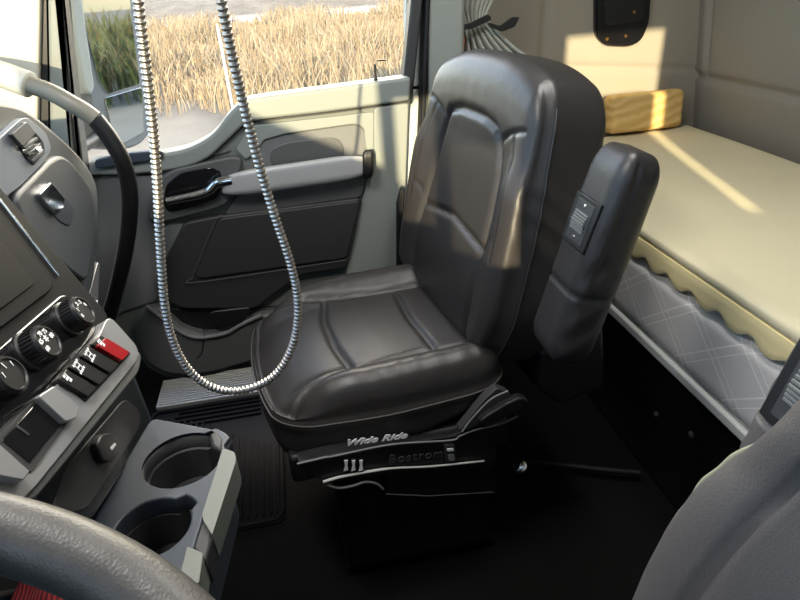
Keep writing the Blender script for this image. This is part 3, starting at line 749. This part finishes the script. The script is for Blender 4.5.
# ================================================================== DASHBOARD (passenger side)
dash = empty('dashboard', (-.7, 1.1, .6))
X0, XN = (-.45, 0, 0), (1, 0, 0)
def fslab(name, pts, m, out, depth=.02, r=0, bevel=.004, par=None, seg=2): return slab(name, pts, X0, XN, depth, m, par or dash, r=r, out=out, bevel=bevel, seg=seg)
body = [(-60, 90), (-10, 97), (20, 102), (45, 121), (75, 148), (92, 170), (99, 190), (100, 235), (94, 290), (80, 320), (30, 350), (-60, 330)]
fslab('dash_body', body, DASHGREY, 0, .45, r=14, bevel=.018, seg=4)
# inboard block behind the centre stack and the driver side
box('dash_core', (-.95, -.45, .55), (-.66, .80, 1.08), DARKGREY, dash, bevel=.03, seg=3)
# bright vent panel
fslab('vent_panel', [(-40, 160), (0, 138), (20, 119), (27, 117), (46, 132), (52, 149), (42, 165), (18, 188), (-40, 230)], VENTPANEL, .010, .03, r=6, bevel=.006, seg=3)
fslab('air_vent', [(11, 133), (26, 121), (43, 141), (46, 152), (34, 166), (26, 157)], GLOSS, .012, .01, r=3, bevel=.001)
for i in range(3):
    t = i/2.; ax, ay = 24.5+t*7.5, 147+t*13; bx, by = 37+t*6.5, 137+t*12
    fslab('vent_slat', [(ax, ay), (bx, by), (bx+1.6, by+2.4), (ax+1.6, ay+2.4)], DASHGREY, .019, .007, bevel=.0008)
fslab('vent_flap', [(12, 134), (26, 122), (36, 133), (23, 146)], DASHGREY, .022, .008, r=2, bevel=.002)
fslab('vent_thumb', [(37, 149), (41, 146), (43, 150), (39, 153)], CHROME, .024, .006, r=1, bevel=.001)
# glove box door with chrome latch
gb = fslab('glove_box_door', [(14, 196), (54, 156), (66, 155), (88, 181), (95, 196), (95, 240), (88, 284), (66, 268), (30, 236)], DASHGREY, .012, .03, r=10, bevel=.008, seg=4)
fslab('latch_pocket', [(41, 196), (52, 182), (72, 203), (76, 212), (70, 227), (60, 222), (48, 208)], BLUEGREY, .0135, .006, r=4, bevel=.002, par=gb)
fslab('latch', [(40, 194), (51, 182), (65, 199), (64, 207), (57, 214), (51, 209)], CHROME, .020, .012, r=2.5, bevel=.003, par=gb)
tag(dash, 'grey dashboard with air vent and chrome latched glove box at the left', 'dashboard')
# lower dash / kick area (dark)
struct(box('trim_5', (-1.0, .80, .02), (-.66, 1.66, .60), DARKGREY, bevel=.03))
o = fslab('duct_tube', [(88, 300), (98, 262), (100, 264), (98, 300)], SILVER, -.02, .008, bevel=.001); 

# centre stack
cs = empty('center_console', (-.4, .6, 0))
CN = Vector((.914, 0, .406)).normalized(); CP = (-.29, .8, .91)
def cslab(name, pts, m, out, depth=.02, r=0, bevel=.003, par=None, seg=2): return slab(name, pts, CP, CN, depth, m, par or cs, r=r, out=out, bevel=bevel, seg=seg)
cslab('console_shell', [(-140, 120), (-70, 120), (0, 186), (106, 311), (111, 322), (104, 334), (0, 460), (-140, 420)], CONSOLE, 0, .12, r=6, bevel=.008, seg=3)
cslab('screen_frame', [(-110, 190), (-30, 190), (0, 222), (52, 279), (53, 289), (0, 329), (-110, 330)], CONSOLE, .004, .02, r=6, bevel=.003)
cslab('display_screen', [(-110, 215), (-15, 226), (0, 242), (36, 283), (0, 310), (-110, 320)], SCREEN, .006, .01, r=5, bevel=.001)
tube('chrome_strip', [plane_pt(x, y, Vector(CP)+CN*.002, CN) for x, y in ((-40, 160), (0, 200), (59, 276))], .0016, CHROME, cs, n=8)
cslab('climate_panel', [(0, 347), (62, 294), (70, 296), (97, 325), (95, 333), (0, 446), (-40, 430), (-40, 380)], GLOSS, .004, .02, r=4, bevel=.002)
def cpt(x, y, out=0): return plane_pt(x, y, Vector(CP)+CN*out, CN)
e_dn = Vector((.406, 0, -.914)); e_y = Vector((0, 1, 0))
def knob(x, y, rad, marks):
    C = cpt(x-7, y-3, .004)
    k = lathe('knob', [(rad*1.12, 0), (rad*1.12, .004), (rad*1.0, .006), (rad*.98, .022), (rad*.88, .026), (rad*.80, .026), (rad*.76, .0245), (0, .0245)], C, CN, BLACK, cs, 36)
    bm = bmesh.new()
    for i in range(30):
        a = 2*math.pi*i/30; d = (e_y*math.cos(a)+e_dn*math.sin(a)); t = e_y*-math.sin(a)+e_dn*math.cos(a)
        P = [C+d*rad*.95+t*s*.0009+CN*.007 for s in (-1, 1)]+[C+d*(rad*1.04)+t*s*.0009+CN*.007 for s in (1, -1)]
        b2 = prism_bm(P, CN*.015); me2 = bpy.data.meshes.new('t'); b2.to_mesh(me2); b2.free(); bm.from_mesh(me2); bpy.data.meshes.remove(me2)
    link('knurling', bm, BLACK, k)
    up_ = -e_dn
    for a, s in marks:
        ang = math.radians(a); d = e_y*-1*math.sin(ang)*-1+up_*math.cos(ang)
        lettering('marking', s, rad*(.36 if s != '*' else .9), C+d*rad*(.56 if s != '*' else 0)+CN*.0252, e_y, up_, WHITE, k, depth=.0002, bold=.0002)
    return k
knob(74, 323, .0205, [(-100, '0'), (-55, '1'), (-10, '2'), (35, '3'), (80, '4'), (-78, '.'), (-32, '.'), (12, '.'), (58, '.')])
knob(36, 355, .0205, [(-110, '60'), (-60, '65'), (-10, '70'), (40, '75'), (90, '80'), (0, '*')])
knob(-2, 389, .0205, [(-60, '/'), (0, '|'), (60, '/')])
lettering('defrost_mark', 'A/C', .007, cpt(38, 333, .0045), e_y, -e_dn, WHITE, cs, depth=.0002)
# silver bezel: ledge standing proud below the knobs
cslab('bezel', [(107, 318), (113, 319), (136, 345), (139, 353), (136, 362), (36, 486), (22, 500), (-60, 580), (-60, 500), (0, 452), (100, 334)], SILVER, .016, .07, r=5, bevel=.004, seg=3)
cslab('lower_lip', [(139, 350), (142, 358), (139, 372), (40, 494), (20, 510), (14, 498), (30, 482)], MIDGREY, .010, .06, r=5, bevel=.005)
cslab('switch_bay', [(100, 335), (131, 353), (86, 402), (58, 378)], BLACK, .0175, .01, r=2, bevel=.001)
for i in range(4):
    ox, oy = -11.2*i, 11.6*i
    pts = [(100.5+ox, 335+oy), (130.5+ox, 352.5+oy), (122+ox, 361.5+oy), (92+ox, 344+oy)]
    sw = cslab('rocker_switch', pts, BLACK, .022, .012, r=2, bevel=.002)
    if i == 0:
        cslab('red_guard', [(106, 337.5), (130, 352), (122.5, 360.5), (97, 345.5)], RED, .0245, .006, r=2, bevel=.002, par=sw)
        sw['label'] = 'red rocker switch'
    c = (101.5+ox, 342.5+oy)
    bmk = bmesh.new()
    C = cpt(c[0], c[1], .0249 if i == 0 else .0224)
    def bit(a, b, w, h):
        P = [C+e_y*(a+s*w/2)+e_dn*(b+t*h/2) for s, t in ((-1, -1), (1, -1), (1, 1), (-1, 1))]
        P = [C+(p-C)*1.45-e_y*.002 for p in P]; b2 = prism_bm(P, CN*.0004); me2 = bpy.data.meshes.new('t'); b2.to_mesh(me2); b2.free(); bmk.from_mesh(me2); bpy.data.meshes.remove(me2)
    if i in (1, 2):
        for yy in (-.0028, .0028): bit(yy, 0, .0008, .0085); bit(yy-.0016, -.004, .0016, .002); bit(yy+.0016, .004, .0016, .002); bit(yy-.0016, .004, .0016, .002); bit(yy+.0016, -.004, .0016, .002)
        bit(0, 0, .006, .0012)
    else:
        bit(0, 0, .0045, .0022); bit(-.001, -.003, .003, .002); bit(.0012, .003, .0035, .002); bit(.002, -.001, .001, .006)
    link('symbol', bmk, WHITE, sw)
# silver wedge and open cubby
cslab('bezel_wedge', [(39, 396), (54, 386), (80, 407), (76, 418), (66, 421)], SILVER, .026, .02, r=2, bevel=.004)
cslab('cubby_frame', [(-20, 455), (37, 397), (68, 422), (32, 472), (0, 462)], DARKGREY, .0175, .02, r=2, bevel=.001)
cslab('cubby', [(2, 440), (37, 402), (61, 424), (30, 463)], GLOSS, .0185, .01, r=2, bevel=.001)
cslab('cubby_divider', [(18, 425), (30, 434), (29, 436), (17, 427)], DARKGREY, .0195, .004, bevel=.0004)
cslab('bezel_corner', [(-30, 430), (0, 444), (30, 471), (24, 480), (-30, 470)], SILVER, .026, .02, r=2, bevel=.004)
# dark lower panel with the socket cover
LP, LN = (-.315, 0, 0), (1, 0, 0)
def lslab(name, pts, m, out, depth=.02, r=0, bevel=.003, par=None): return slab(name, pts, LP, LN, depth, m, par or cs, r=r, out=out, bevel=bevel)
lslab('lower_panel', [(60, 440), (134, 372), (152, 418), (151, 430), (96, 515), (20, 560), (10, 500)], BLUEGREY, 0, .10, r=4, bevel=.006)
lslab('lower_panel_face', [(64, 470), (125, 398), (141, 412), (140, 428), (88, 508), (50, 520)], DARKGREY, .002, .01, r=7, bevel=.002)
lslab('lower_cover', [(52, 462), (132, 376), (150, 418), (149, 430), (95, 512), (20, 555), (20, 500)], mat('stack_dark', (.016, .020, .023), .5, spec=.2), .001, .01, r=4, bevel=.002)
sk = lslab('socket_cover', [(97, 446), (102, 435), (112, 432), (121, 443), (121, 451), (112, 463), (104, 461)], BLACK, .012, .02, r=4, bevel=.004)
lslab('socket_mark', [(110.5, 448), (115, 442.5), (116.5, 444.5), (112, 450.5)], WHITE, .0128, .002, r=.6, bevel=None, par=sk)
tag(cs, 'black center console with screen, round knobs, red switch and silver bezel at left', 'console')
# cup holder tray
ch = empty('cup_holder', (-.25, .7, .6))
ZC = .68
def zpt(x, y, z=ZC): return at(x, y, z=z)
outer = [zpt(x, y) for x, y in roundpoly([(152, 419), (212, 430), (222, 438), (222, 450), (201, 517), (186, 565), (160, 600), (110, 620), (60, 560), (97, 512)], 6, 4)]
h1c, h1r = zpt(183, 459), (zpt(219, 462)-zpt(146, 457)).length/2
h2c, h2r = zpt(152, 527), (zpt(190, 527)-zpt(113, 527)).length/2
def hole(c, r, notch):
    pts = []
    for k in range(40):
        a = 2*math.pi*k/40; x, y = c.x+r*math.cos(a), c.y+r*math.sin(a)
        da = (math.degrees(a)-notch+180) % 360-180
        if abs(da) < 18: x, y = c.x+r*1.22*math.cos(a), c.y+r*1.22*math.sin(a)
        pts.append((x, y))
    return pts
cu = bpy.data.curves.new('t', 'CURVE'); cu.dimensions = '2D'; cu.fill_mode = 'BOTH'; cu.extrude = .012; cu.bevel_depth = .003; cu.bevel_resolution = 2
hs = [hole(h1c, h1r, 40), hole(h2c, h2r, 40)]
for pts in [[(p.x, p.y) for p in outer]]+hs:
    s = cu.splines.new('POLY'); s.points.add(len(pts)-1); s.use_cyclic_u = True
    for p, q in zip(s.points, pts): p.co = (q[0], q[1], 0, 1)
to = bpy.data.objects.new('t', cu); COL.objects.link(to); bpy.context.view_layer.update()
me = bpy.data.meshes.new_from_object(to.evaluated_get(bpy.context.evaluated_depsgraph_get())); bpy.data.objects.remove(to)
me.transform(Matrix.Translation((0, 0, ZC-.015)))
link('tray_top', me, BLUEGREY, ch, smooth=35)
for c, r, hp_ in ((h1c, h1r, hs[0]), (h2c, h2r, hs[1])):
    bm = bmesh.new(); rings = []
    for z, k in ((ZC-.008, 1.015), (ZC-.030, 1.0), (ZC-.031, .93), (ZC-.085, .86)):
        rings.append([bm.verts.new((c.x+(x-c.x)*k, c.y+(y-c.y)*k, z)) for x, y in hp_])
    for A, B in zip(rings, rings[1:]):
        for i in range(len(A)): bm.faces.new((A[i], A[(i+1) % 40], B[(i+1) % 40], B[i]))
    bm.faces.new(rings[-1])
    o = link('cup_well', bm, DARKGREY, ch, smooth=35); md = o.modifiers.new('s', 'SOLIDIFY'); md.thickness = .003; md.offset = 1
P = [Vector((p.x, p.y, ZC-.03)) for p in outer]
cx_ = sum((p for p in P), Vector())/len(P)
link('tray_body', prism_bm([cx_+(p-cx_)*.97+Vector((0, 0, -.065)) for p in P], (0, 0, -.06)), BLUEGREY, ch, bevel=.006)
bm = bmesh.new(); N_ = len(P)
ra = [bm.verts.new(p+Vector((0, 0, .004))) for p in P]; rb = [bm.verts.new(cx_+(p-cx_)*.97+Vector((0, 0, -.066))) for p in P]
for i in range(N_): bm.faces.new((ra[i], ra[(i+1) % N_], rb[(i+1) % N_], rb[i]))
o = link('tray_wall', bm, BLUEGREY, ch); md = o.modifiers.new('s', 'SOLIDIFY'); md.thickness = .004; md.offset = -1
def rail(name, pts):
    link(name, prism_bm([zpt(x, y, ZC+.001) for x, y in roundpoly(pts, 2.5, 3)], (0, 0, -.045)), SAGE_D, ch, bevel=.004)
rail('side_rail', [(223, 448), (235, 452), (236, 461), (212, 535), (203, 520), (202, 514)])
rail('side_rail', [(187, 546), (203, 553), (199, 583), (178, 583)])
link('rail_notch', prism_bm([zpt(x, y, ZC-.004) for x, y in [(201, 516), (213, 522), (213, 533), (205, 560), (190, 548), (195, 530)]], (0, 0, -.05)), DARKGREY, ch, bevel=.005)
link('rail_notch', prism_bm([zpt(x, y, ZC+.002) for x, y in [(209, 434), (216, 430), (223, 438), (221, 450), (211, 446)]], (0, 0, -.04)), DARKGREY, ch, bevel=.005)
tag(ch, 'blue-grey tray with two round cup wells below the center console', 'cup holder')

# ================================================================== GRAB HANDLE, STEERING WHEEL, HOSE
gh = empty('grab_handle', (-.5, 1.45, 1.1))
pth = [(95, 119, 1.42), (109, 137, 1.42), (121, 158, 1.42), (128, 180, 1.43), (130, 205, 1.44), (127, 240, 1.46), (120, 275, 1.48), (108, 320, 1.50), (100, 345, 1.52), (70, 365, 1.56), (40, 372, 1.6)]
pup = [(-75, 58, 1.66), (-50, 62, 1.54), (-30, 66, 1.46), (0, 74, 1.45), (22, 82, 1.44), (30, 85, 1.435)]
pm = [(30, 85, 1.435), (45, 90, 1.43), (58, 96, 1.425), (72, 104, 1.42), (84, 111, 1.42), (95, 119, 1.42)]
g3 = lambda Q: catmull([at(x, y, y=d) for x, y, d in Q], 6)
tube('upper_sleeve', g3(pup), [.027]*(6*5)+[.025], CREAM, gh, n=18)
tube('grip', g3(pm), .0185, mat('handle_sunlit', (.20, .19, .15), .45), gh, n=18)  # black tube with sunlight painted into its beige colour
tube('lower_tube', g3(pth), .0185, BLACK, gh, n=16)
tag(gh, 'curved grab handle with pale sleeve and black tube on the front door pillar', 'grab handle')

def wheel():
    root = empty('steering_wheel', (-.32, 0, .9))
    n = Vector((.42, 0, .907)).normalized()
    P0 = CAM+(FW+RT*((100-400)/F)+UP*((300-562)/F))*.36
    pts = [plane_pt(x, y, P0, n) for x, y in ((-20, 528), (100, 562), (165, 612))]
    a, b, c = pts
    # circle of fixed radius through the first and last points
    R = .225; mid_ = (a+c)/2; h = (c-a).length/2; d = n.cross((c-a).normalized()); d = d if (mid_+d-Vector((-.4, 0, .9))).length < (mid_-d-Vector((-.4, 0, .9))).length else -d
    C = mid_+d*math.sqrt(R*R-h*h)
    e1 = (a-C).normalized(); e2 = n.cross(e1)
    ring = [C+(e1*math.cos(2*math.pi*i/120)+e2*math.sin(2*math.pi*i/120))*R for i in range(120)]
    link('rim', tube_bm(ring, .0215, 20, True), WHEELRIM, root, smooth=180)
    lathe('hub', [(0, -.02), (.075, -.02), (.08, -.035), (.07, -.06), (.03, -.07), (.03, -.25), (0, -.25)], C, n, BLACK, root, 32)
    for k in range(3):
        t = math.pi*.5+k*2*math.pi/3+.6; dd = e1*math.cos(t)+e2*math.sin(t)
        tube('spoke', [C-n*.035+dd*.06, C-n*.02+dd*.14, C+dd*(R-.01)], .014, BLACK, root, n=10)
    tag(root, 'worn grey leather steering wheel rim at the lower left corner', 'steering wheel')
    return C, n
WC, WN = wheel()
# red woven cloth lying below the wheel
def cloth():
    bm = bmesh.new(); V = []; rows = []
    C = CAM+(FW+RT*((40-400)/F)+UP*((300-612)/F))*.60
    Vs, Nn, Fs, T = rcube((.030, .05, .02), .018, (26, 26, 10))
    V = Vs.copy(); V[:, 2] += .005*np.sin(Vs[:, 0]*120)*np.sin(Vs[:, 1]*90+1)
    V += np.array(C)
    m = bpy.data.materials.new('red_woven_cloth'); m.use_nodes = True; nt = m.node_tree; b = nt.nodes['Principled BSDF']; b.inputs['Roughness'].default_value = .9
    tc = nt.nodes.new('ShaderNodeTexCoord'); w = nt.nodes.new('ShaderNodeTexWave'); w.inputs['Scale'].default_value = 70; w.inputs['Distortion'].default_value = 3
    nt.links.new(tc.outputs['Object'], w.inputs['Vector']); mx = nt.nodes.new('ShaderNodeMix'); mx.data_type = 'RGBA'; mx.inputs['A'].default_value = (.05, .006, .006, 1); mx.inputs['B'].default_value = (.42, .03, .03, 1)
    nt.links.new(w.outputs['Fac'], mx.inputs['Factor']); nt.links.new(mx.outputs['Result'], b.inputs['Base Color'])
    o = link('red_cloth', np_mesh('red_cloth', V, Fs), m, smooth=180)
    tag(o, 'dark red woven cloth glimpsed under the steering wheel rim', 'cloth')
    C2 = C
    o2 = box('knee_panel', (C.x-.25, C.y-.30, C.z-.07), (C.x+.06, C.y+.07, C.z-.026), BLACK, bevel=.02)
    return o2
kp = cloth(); kp.parent = dash; kp.matrix_parent_inverse = Matrix.Translation(-dash.location)

# steel hose hanging in a loop from above
hp3 = [(118, -260), (125, -160), (133, -60), (138, 0), (145, 60), (152, 120), (157, 180), (160, 240), (164, 300), (171, 335), (183, 362), (202, 382), (226, 391), (252, 388), (275, 375), (290, 352), (297, 325), (297, 295), (290, 262), (276, 220), (262, 175), (250, 130), (240, 90), (230, 45), (221, 0), (212, -50), (196, -160), (182, -260)]
P = []
for i, (x, y) in enumerate(hp3):
    t = i/(len(hp3)-1); P.append(at(x, y, y=.57-.02*math.cos(t*6.28)))
# keep it below the ceiling
P = [Vector((P[0].x, P[0].y, 1.95))]+[p for p in P if p.z < 1.85]+[Vector((P[-1].x, P[-1].y, 1.95))]
C_ = catmull(P, 40)
# resample evenly
D_ = [0]
for a, b in zip(C_, C_[1:]): D_.append(D_[-1]+(b-a).length)
step = .0008; n_ = int(D_[-1]/step); RS = []; j = 0
for i in range(n_):
    s = i*step
    while j < len(D_)-2 and D_[j+1] < s: j += 1
    t = (s-D_[j])/max(1e-9, D_[j+1]-D_[j]); RS.append(C_[j].lerp(C_[j+1], t))
o = link('steel_hose', tube_bm(RS, [.0041+.0007*math.cos(i*2*math.pi/6) for i in range(n_)], 12), STEEL, smooth=180)
for p in (RS[0], RS[-1]): box('ceiling_mount', (p.x-.02, p.y-.02, 1.925), (p.x+.02, p.y+.02, 1.9515), BLACK, o)
tag(o, 'ribbed silver metal hose hanging in a long loop in front of the door', 'hose')

# ================================================================== OUTSIDE
# door mirror
mr = empty('side_mirror', (-.5, 2.1, .9))
MY = 2.08
def mslab(name, pts, m, out, depth=.02, r=0, bevel=.004, par=None):
    n = Vector((.85, -.52, 0)).normalized()
    return slab(name, pts, (-.5, MY, 0), n, depth, m, par or mr, r=r, out=out, bevel=bevel)
mslab('mirror_housing', [(68, -60), (140, -60), (146, 20), (150, 90), (152, 132), (140, 146), (118, 151), (104, 148), (92, 110), (76, 30)], mat('mirror_shell', (.22, .23, .25), .45), 0, .10, r=8, bevel=.012)
mslab('main_glass', [(76, -55), (126, -55), (132, 20), (140, 84), (108, 94), (99, 80), (84, 20)], MIRRORGLASS, .004, .01, r=3, bevel=.001)
mslab('spotter_glass', [(105, 98), (142, 87), (144, 132), (124, 143), (115, 144)], MIRRORGLASS, .004, .01, r=3, bevel=.001)
mslab('mirror_edge', [(66, -55), (76, -55), (86, 25), (95, 88), (91, 96), (85, 88), (76, 40)], PALE, .012, .04, r=4, bevel=.006)
bm = tube_bm([(-.60, 1.80, .92), (-.585, 1.95, .92), (-.57, 2.12, .93)], .018, 10); link('mirror_arm', bm, DARKGREY, mr, smooth=60)
tag(mr, 'tall side mirror with small convex glass below, outside the passenger window', 'mirror')
# unseen driver side mirror, added with an outline shaped to block sun
sun_blocker = empty('side_mirror', (-.6, -.9, .9))
link('mirror_housing', prism_bm([(-.86, -.93, 1.02), (-.40, -.93, 1.02), (-.40, -.93, 1.36), (-.46, -.93, 1.42), (-.80, -.93, 1.60), (-.86, -.93, 1.58)], (0, .07, 0)), MATS['mirror_shell'], sun_blocker, bevel=.012)
link('mirror_arm', tube_bm([(-.62, -.62, .95), (-.62, -.78, .96), (-.62, -.90, 1.03)], .018, 10), DARKGREY, sun_blocker, smooth=60)
tag(sun_blocker, 'unseen side mirror added outside the driver door, shaped to block sun', 'mirror')
# white hood of the truck, seen between the pillar and the mirror
Vs, Nn, Fs, T = rcube((.75, .55, .30), .12, (30, 30, 16))
V = Vs+np.array([-2.0, 1.75, .55]); V[:, 2] -= .10*smoothstep(0, -.75, Vs[:, 0])
tag(link('truck_hood', np_mesh('truck_hood', V, Fs), TRUCKWHITE, smooth=180), 'white truck hood seen through the gap left of the side mirror', 'hood')

GZ = -1.3
def ground_mat():
    m = bpy.data.materials.new('dry_ground'); m.use_nodes = True; nt = m.node_tree; b = nt.nodes['Principled BSDF']; b.inputs['Roughness'].default_value = .9
    tc = nt.nodes.new('ShaderNodeTexCoord'); nz = nt.nodes.new('ShaderNodeTexNoise'); nz.inputs['Scale'].default_value = .6; nz.inputs['Detail'].default_value = 8
    nt.links.new(tc.outputs['Object'], nz.inputs['Vector']); cr = nt.nodes.new('ShaderNodeValToRGB')
    cr.color_ramp.elements[0].position = .35; cr.color_ramp.elements[0].color = (.12, .095, .065, 1); cr.color_ramp.elements[1].position = .65; cr.color_ramp.elements[1].color = (.18, .15, .11, 1)
    nt.links.new(nz.outputs['Fac'], cr.inputs[0]); nt.links.new(cr.outputs[0], b.inputs['Base Color']); return m
struct(tag(link('ground', box_bm((-120, -120, GZ-.2), (120, 160, GZ)), ground_mat(), bevel=None)))
CONC = mat('concrete_lot', (.20, .185, .16), .85, bump=[('noise', 30, .4, .01)], vary=(1.2, .25))
struct(tag(link('lot_paving', box_bm((-40, -40, GZ), (40, 10.8, GZ+.02)), CONC)))
struct(tag(link('road', box_bm((-120, 52, GZ), (120, 62, GZ+.03)), mat('asphalt', (.20, .19, .19), .8))))
def blades(name, N, xr, yr, hr, cols, wid=.012, dens=None):
    x = RNG.uniform(*xr, N); y = yr[0]+(yr[1]-yr[0])*RNG.uniform(0, 1, N)**1.7
    if dens is not None:
        keep = dens(x, y) > RNG.uniform(0, 1, N); x, y = x[keep], y[keep]; N = len(x)
    h = RNG.uniform(*hr, N)*(.75+.35*np.sin(x*.9+1.3*np.sin(y*.5))); h = np.maximum(h, .25); az = RNG.uniform(0, 2*np.pi, N); bend = RNG.uniform(.05, .55, N)*h
    w = wid*(.6+RNG.uniform(0, 1, N))*(1+y/22)
    wa = RNG.uniform(-.9, .9, N)
    V = np.zeros((N, 7, 3)); 
    for i, (t, ws) in enumerate(((0, .8), (.4, 1.), (.75, .8))):
        cx = x+np.cos(az)*bend*t**2; cy = y+np.sin(az)*bend*t**2; cz = GZ+h*t*(1-.15*t*bend/h)
        V[:, 2*i] = np.stack([cx-np.cos(wa)*w*ws, cy-np.sin(wa)*w*ws, cz], 1); V[:, 2*i+1] = np.stack([cx+np.cos(wa)*w*ws, cy+np.sin(wa)*w*ws, cz], 1)
    V[:, 6] = np.stack([x+np.cos(az)*bend, y+np.sin(az)*bend, GZ+h*.92], 1)
    b = np.arange(N)[:, None]*7
    Q = np.concatenate([b+np.array([[0, 1, 3, 2]]), b+np.array([[2, 3, 5, 4]])]); Tt = b+np.array([[4, 5, 6]])
    me = np_mesh(name, V.reshape(-1, 3), [tuple(q) for q in Q]+[tuple(t) for t in Tt])
    return link(name, me, island_mat(name+'_straw', cols), smooth=None)
straw = [(.20, .14, .08), (.30, .225, .135), (.36, .28, .18), (.25, .185, .11), (.42, .345, .24)]
o = blades('dry_grass', 60000, (-20, 14), (11.2, 46), (.55, 1.5), straw, .0065, lambda x, y: (.45+.55*(np.sin(x*1.1+y*.7)*np.sin(x*.37-y*.5+1) > -.35))*np.clip((y-(14.2-2.2*smoothstep(-1.6, .3, x)+.9*np.sin(x*2.1)))*1.2, .0, 1))
tag(o, 'tall dry golden grass growing beyond the window', 'grass', kind='stuff')
o = blades('green_weeds', 9000, (14.5, 40), (3, 26), (.8, 2.2), [(.05, .075, .02), (.10, .13, .03), (.16, .13, .05), (.22, .17, .08)], .03)
tag(o, 'greenish weeds along the lot, reflected in the side mirror', 'weeds', kind='stuff')
# grassy bank on the far side of the road
def bank(u, v, back):
    x = -130+u*260; y = 66+v*30
    return (x, y, GZ-.1+(0 if back else (2.6+.7*math.sin(x*.13)+.35*math.sin(x*.9+2*math.sin(x*.31))+.2*math.sin(x*2.3))*math.sin(min(1, v*1.6)*math.pi*.5)))
struct(pad_wall('embankment', 260, 14, bank, mat('bank_scrub', (.15, .12, .085), .95, bump=[('noise', 2, .8, .4)], vary=(.5, .6))))
def post(x, y, h, r):
    return lathe('fence_post', [(0, 0), (r, 0), (r, h*.97), (r*.6, h), (0, h)], (x, y, GZ), (0, 0, 1), PALE, None, 10)
b0 = at(217, 24, y=13.5)
o = post(b0.x, 13.5, b0.z-GZ, .028); tag(o, 'thin pale post standing in the dry grass outside the window', 'post')

# ================================================================== LIGHT
# unseen lamps added at the ceiling as interior fill light
def fill_light(x, y, watts):
    t = empty('fill_lamp', (x, y, 1.94))
    m = MATS.get('fill_diffuser')
    if not m:
        m = mat('fill_diffuser', (.9, .88, .8), .4); b = m.node_tree.nodes['Principled BSDF']; b.inputs['Emission Color'].default_value = (1, .93, .82, 1); b.inputs['Emission Strength'].default_value = 3
    box('fill_housing', (x-.10, y-.26, 1.925), (x+.10, y+.26, 1.95), PALE, t)
    box('diffuser', (x-.085, y-.24, 1.918), (x+.085, y+.24, 1.926), m, t)
    l = bpy.data.lights.new('lamp', 'AREA'); l.shape = 'RECTANGLE'; l.size = .17; l.size_y = .48; l.energy = watts; l.color = (1, .97, .93)
    o = bpy.data.objects.new('lamp', l); COL.objects.link(o); o.location = (x, y, 1.912); o.parent = t; o.matrix_parent_inverse = Matrix.Translation(-t.location)
    return t
tag(fill_light(-.30, .60, 7.8), 'added fill lamp on the cab ceiling above the dashboard', 'lamp')
tag(fill_light(.50, 1.0, 5), 'added fill lamp on the ceiling between the seats and the bunk', 'lamp')
SUN_AZ, SUN_EL = math.radians(75), math.radians(12.6)
d = Vector((math.cos(SUN_AZ)*math.cos(SUN_EL), math.sin(SUN_AZ)*math.cos(SUN_EL), -math.sin(SUN_EL)))
sl = bpy.data.lights.new('sun', 'SUN'); sl.energy = 7.4; sl.color = (1., .80, .52); sl.angle = math.radians(.6)
so = bpy.data.objects.new('sun', sl); COL.objects.link(so); so.rotation_euler = d.to_track_quat('-Z', 'Y').to_euler(); so.location = (-6, -6, 5)
w = bpy.data.worlds.new('world'); SC.world = w; w.use_nodes = True; nt = w.node_tree
sky = nt.nodes.new('ShaderNodeTexSky'); sky.sky_type = 'NISHITA'; sky.sun_disc = False; sky.sun_elevation = math.radians(32); sky.sun_rotation = math.radians(-90-75+180); sky.air_density = 1.; sky.dust_density = 2.
bg = nt.nodes['Background']; nt.links.new(sky.outputs[0], bg.inputs[0]); bg.inputs[1].default_value = .64
SC.view_settings.view_transform = 'Standard'; SC.view_settings.look = 'None'; SC.view_settings.gamma = 1; SC.view_settings.exposure = .78
try: SC.view_settings.use_curve_mapping = False
except Exception: pass
SC.cycles.max_bounces = 8; SC.cycles.diffuse_bounces = 5; SC.cycles.transparent_max_bounces = 12; SC.cycles.use_denoising = True
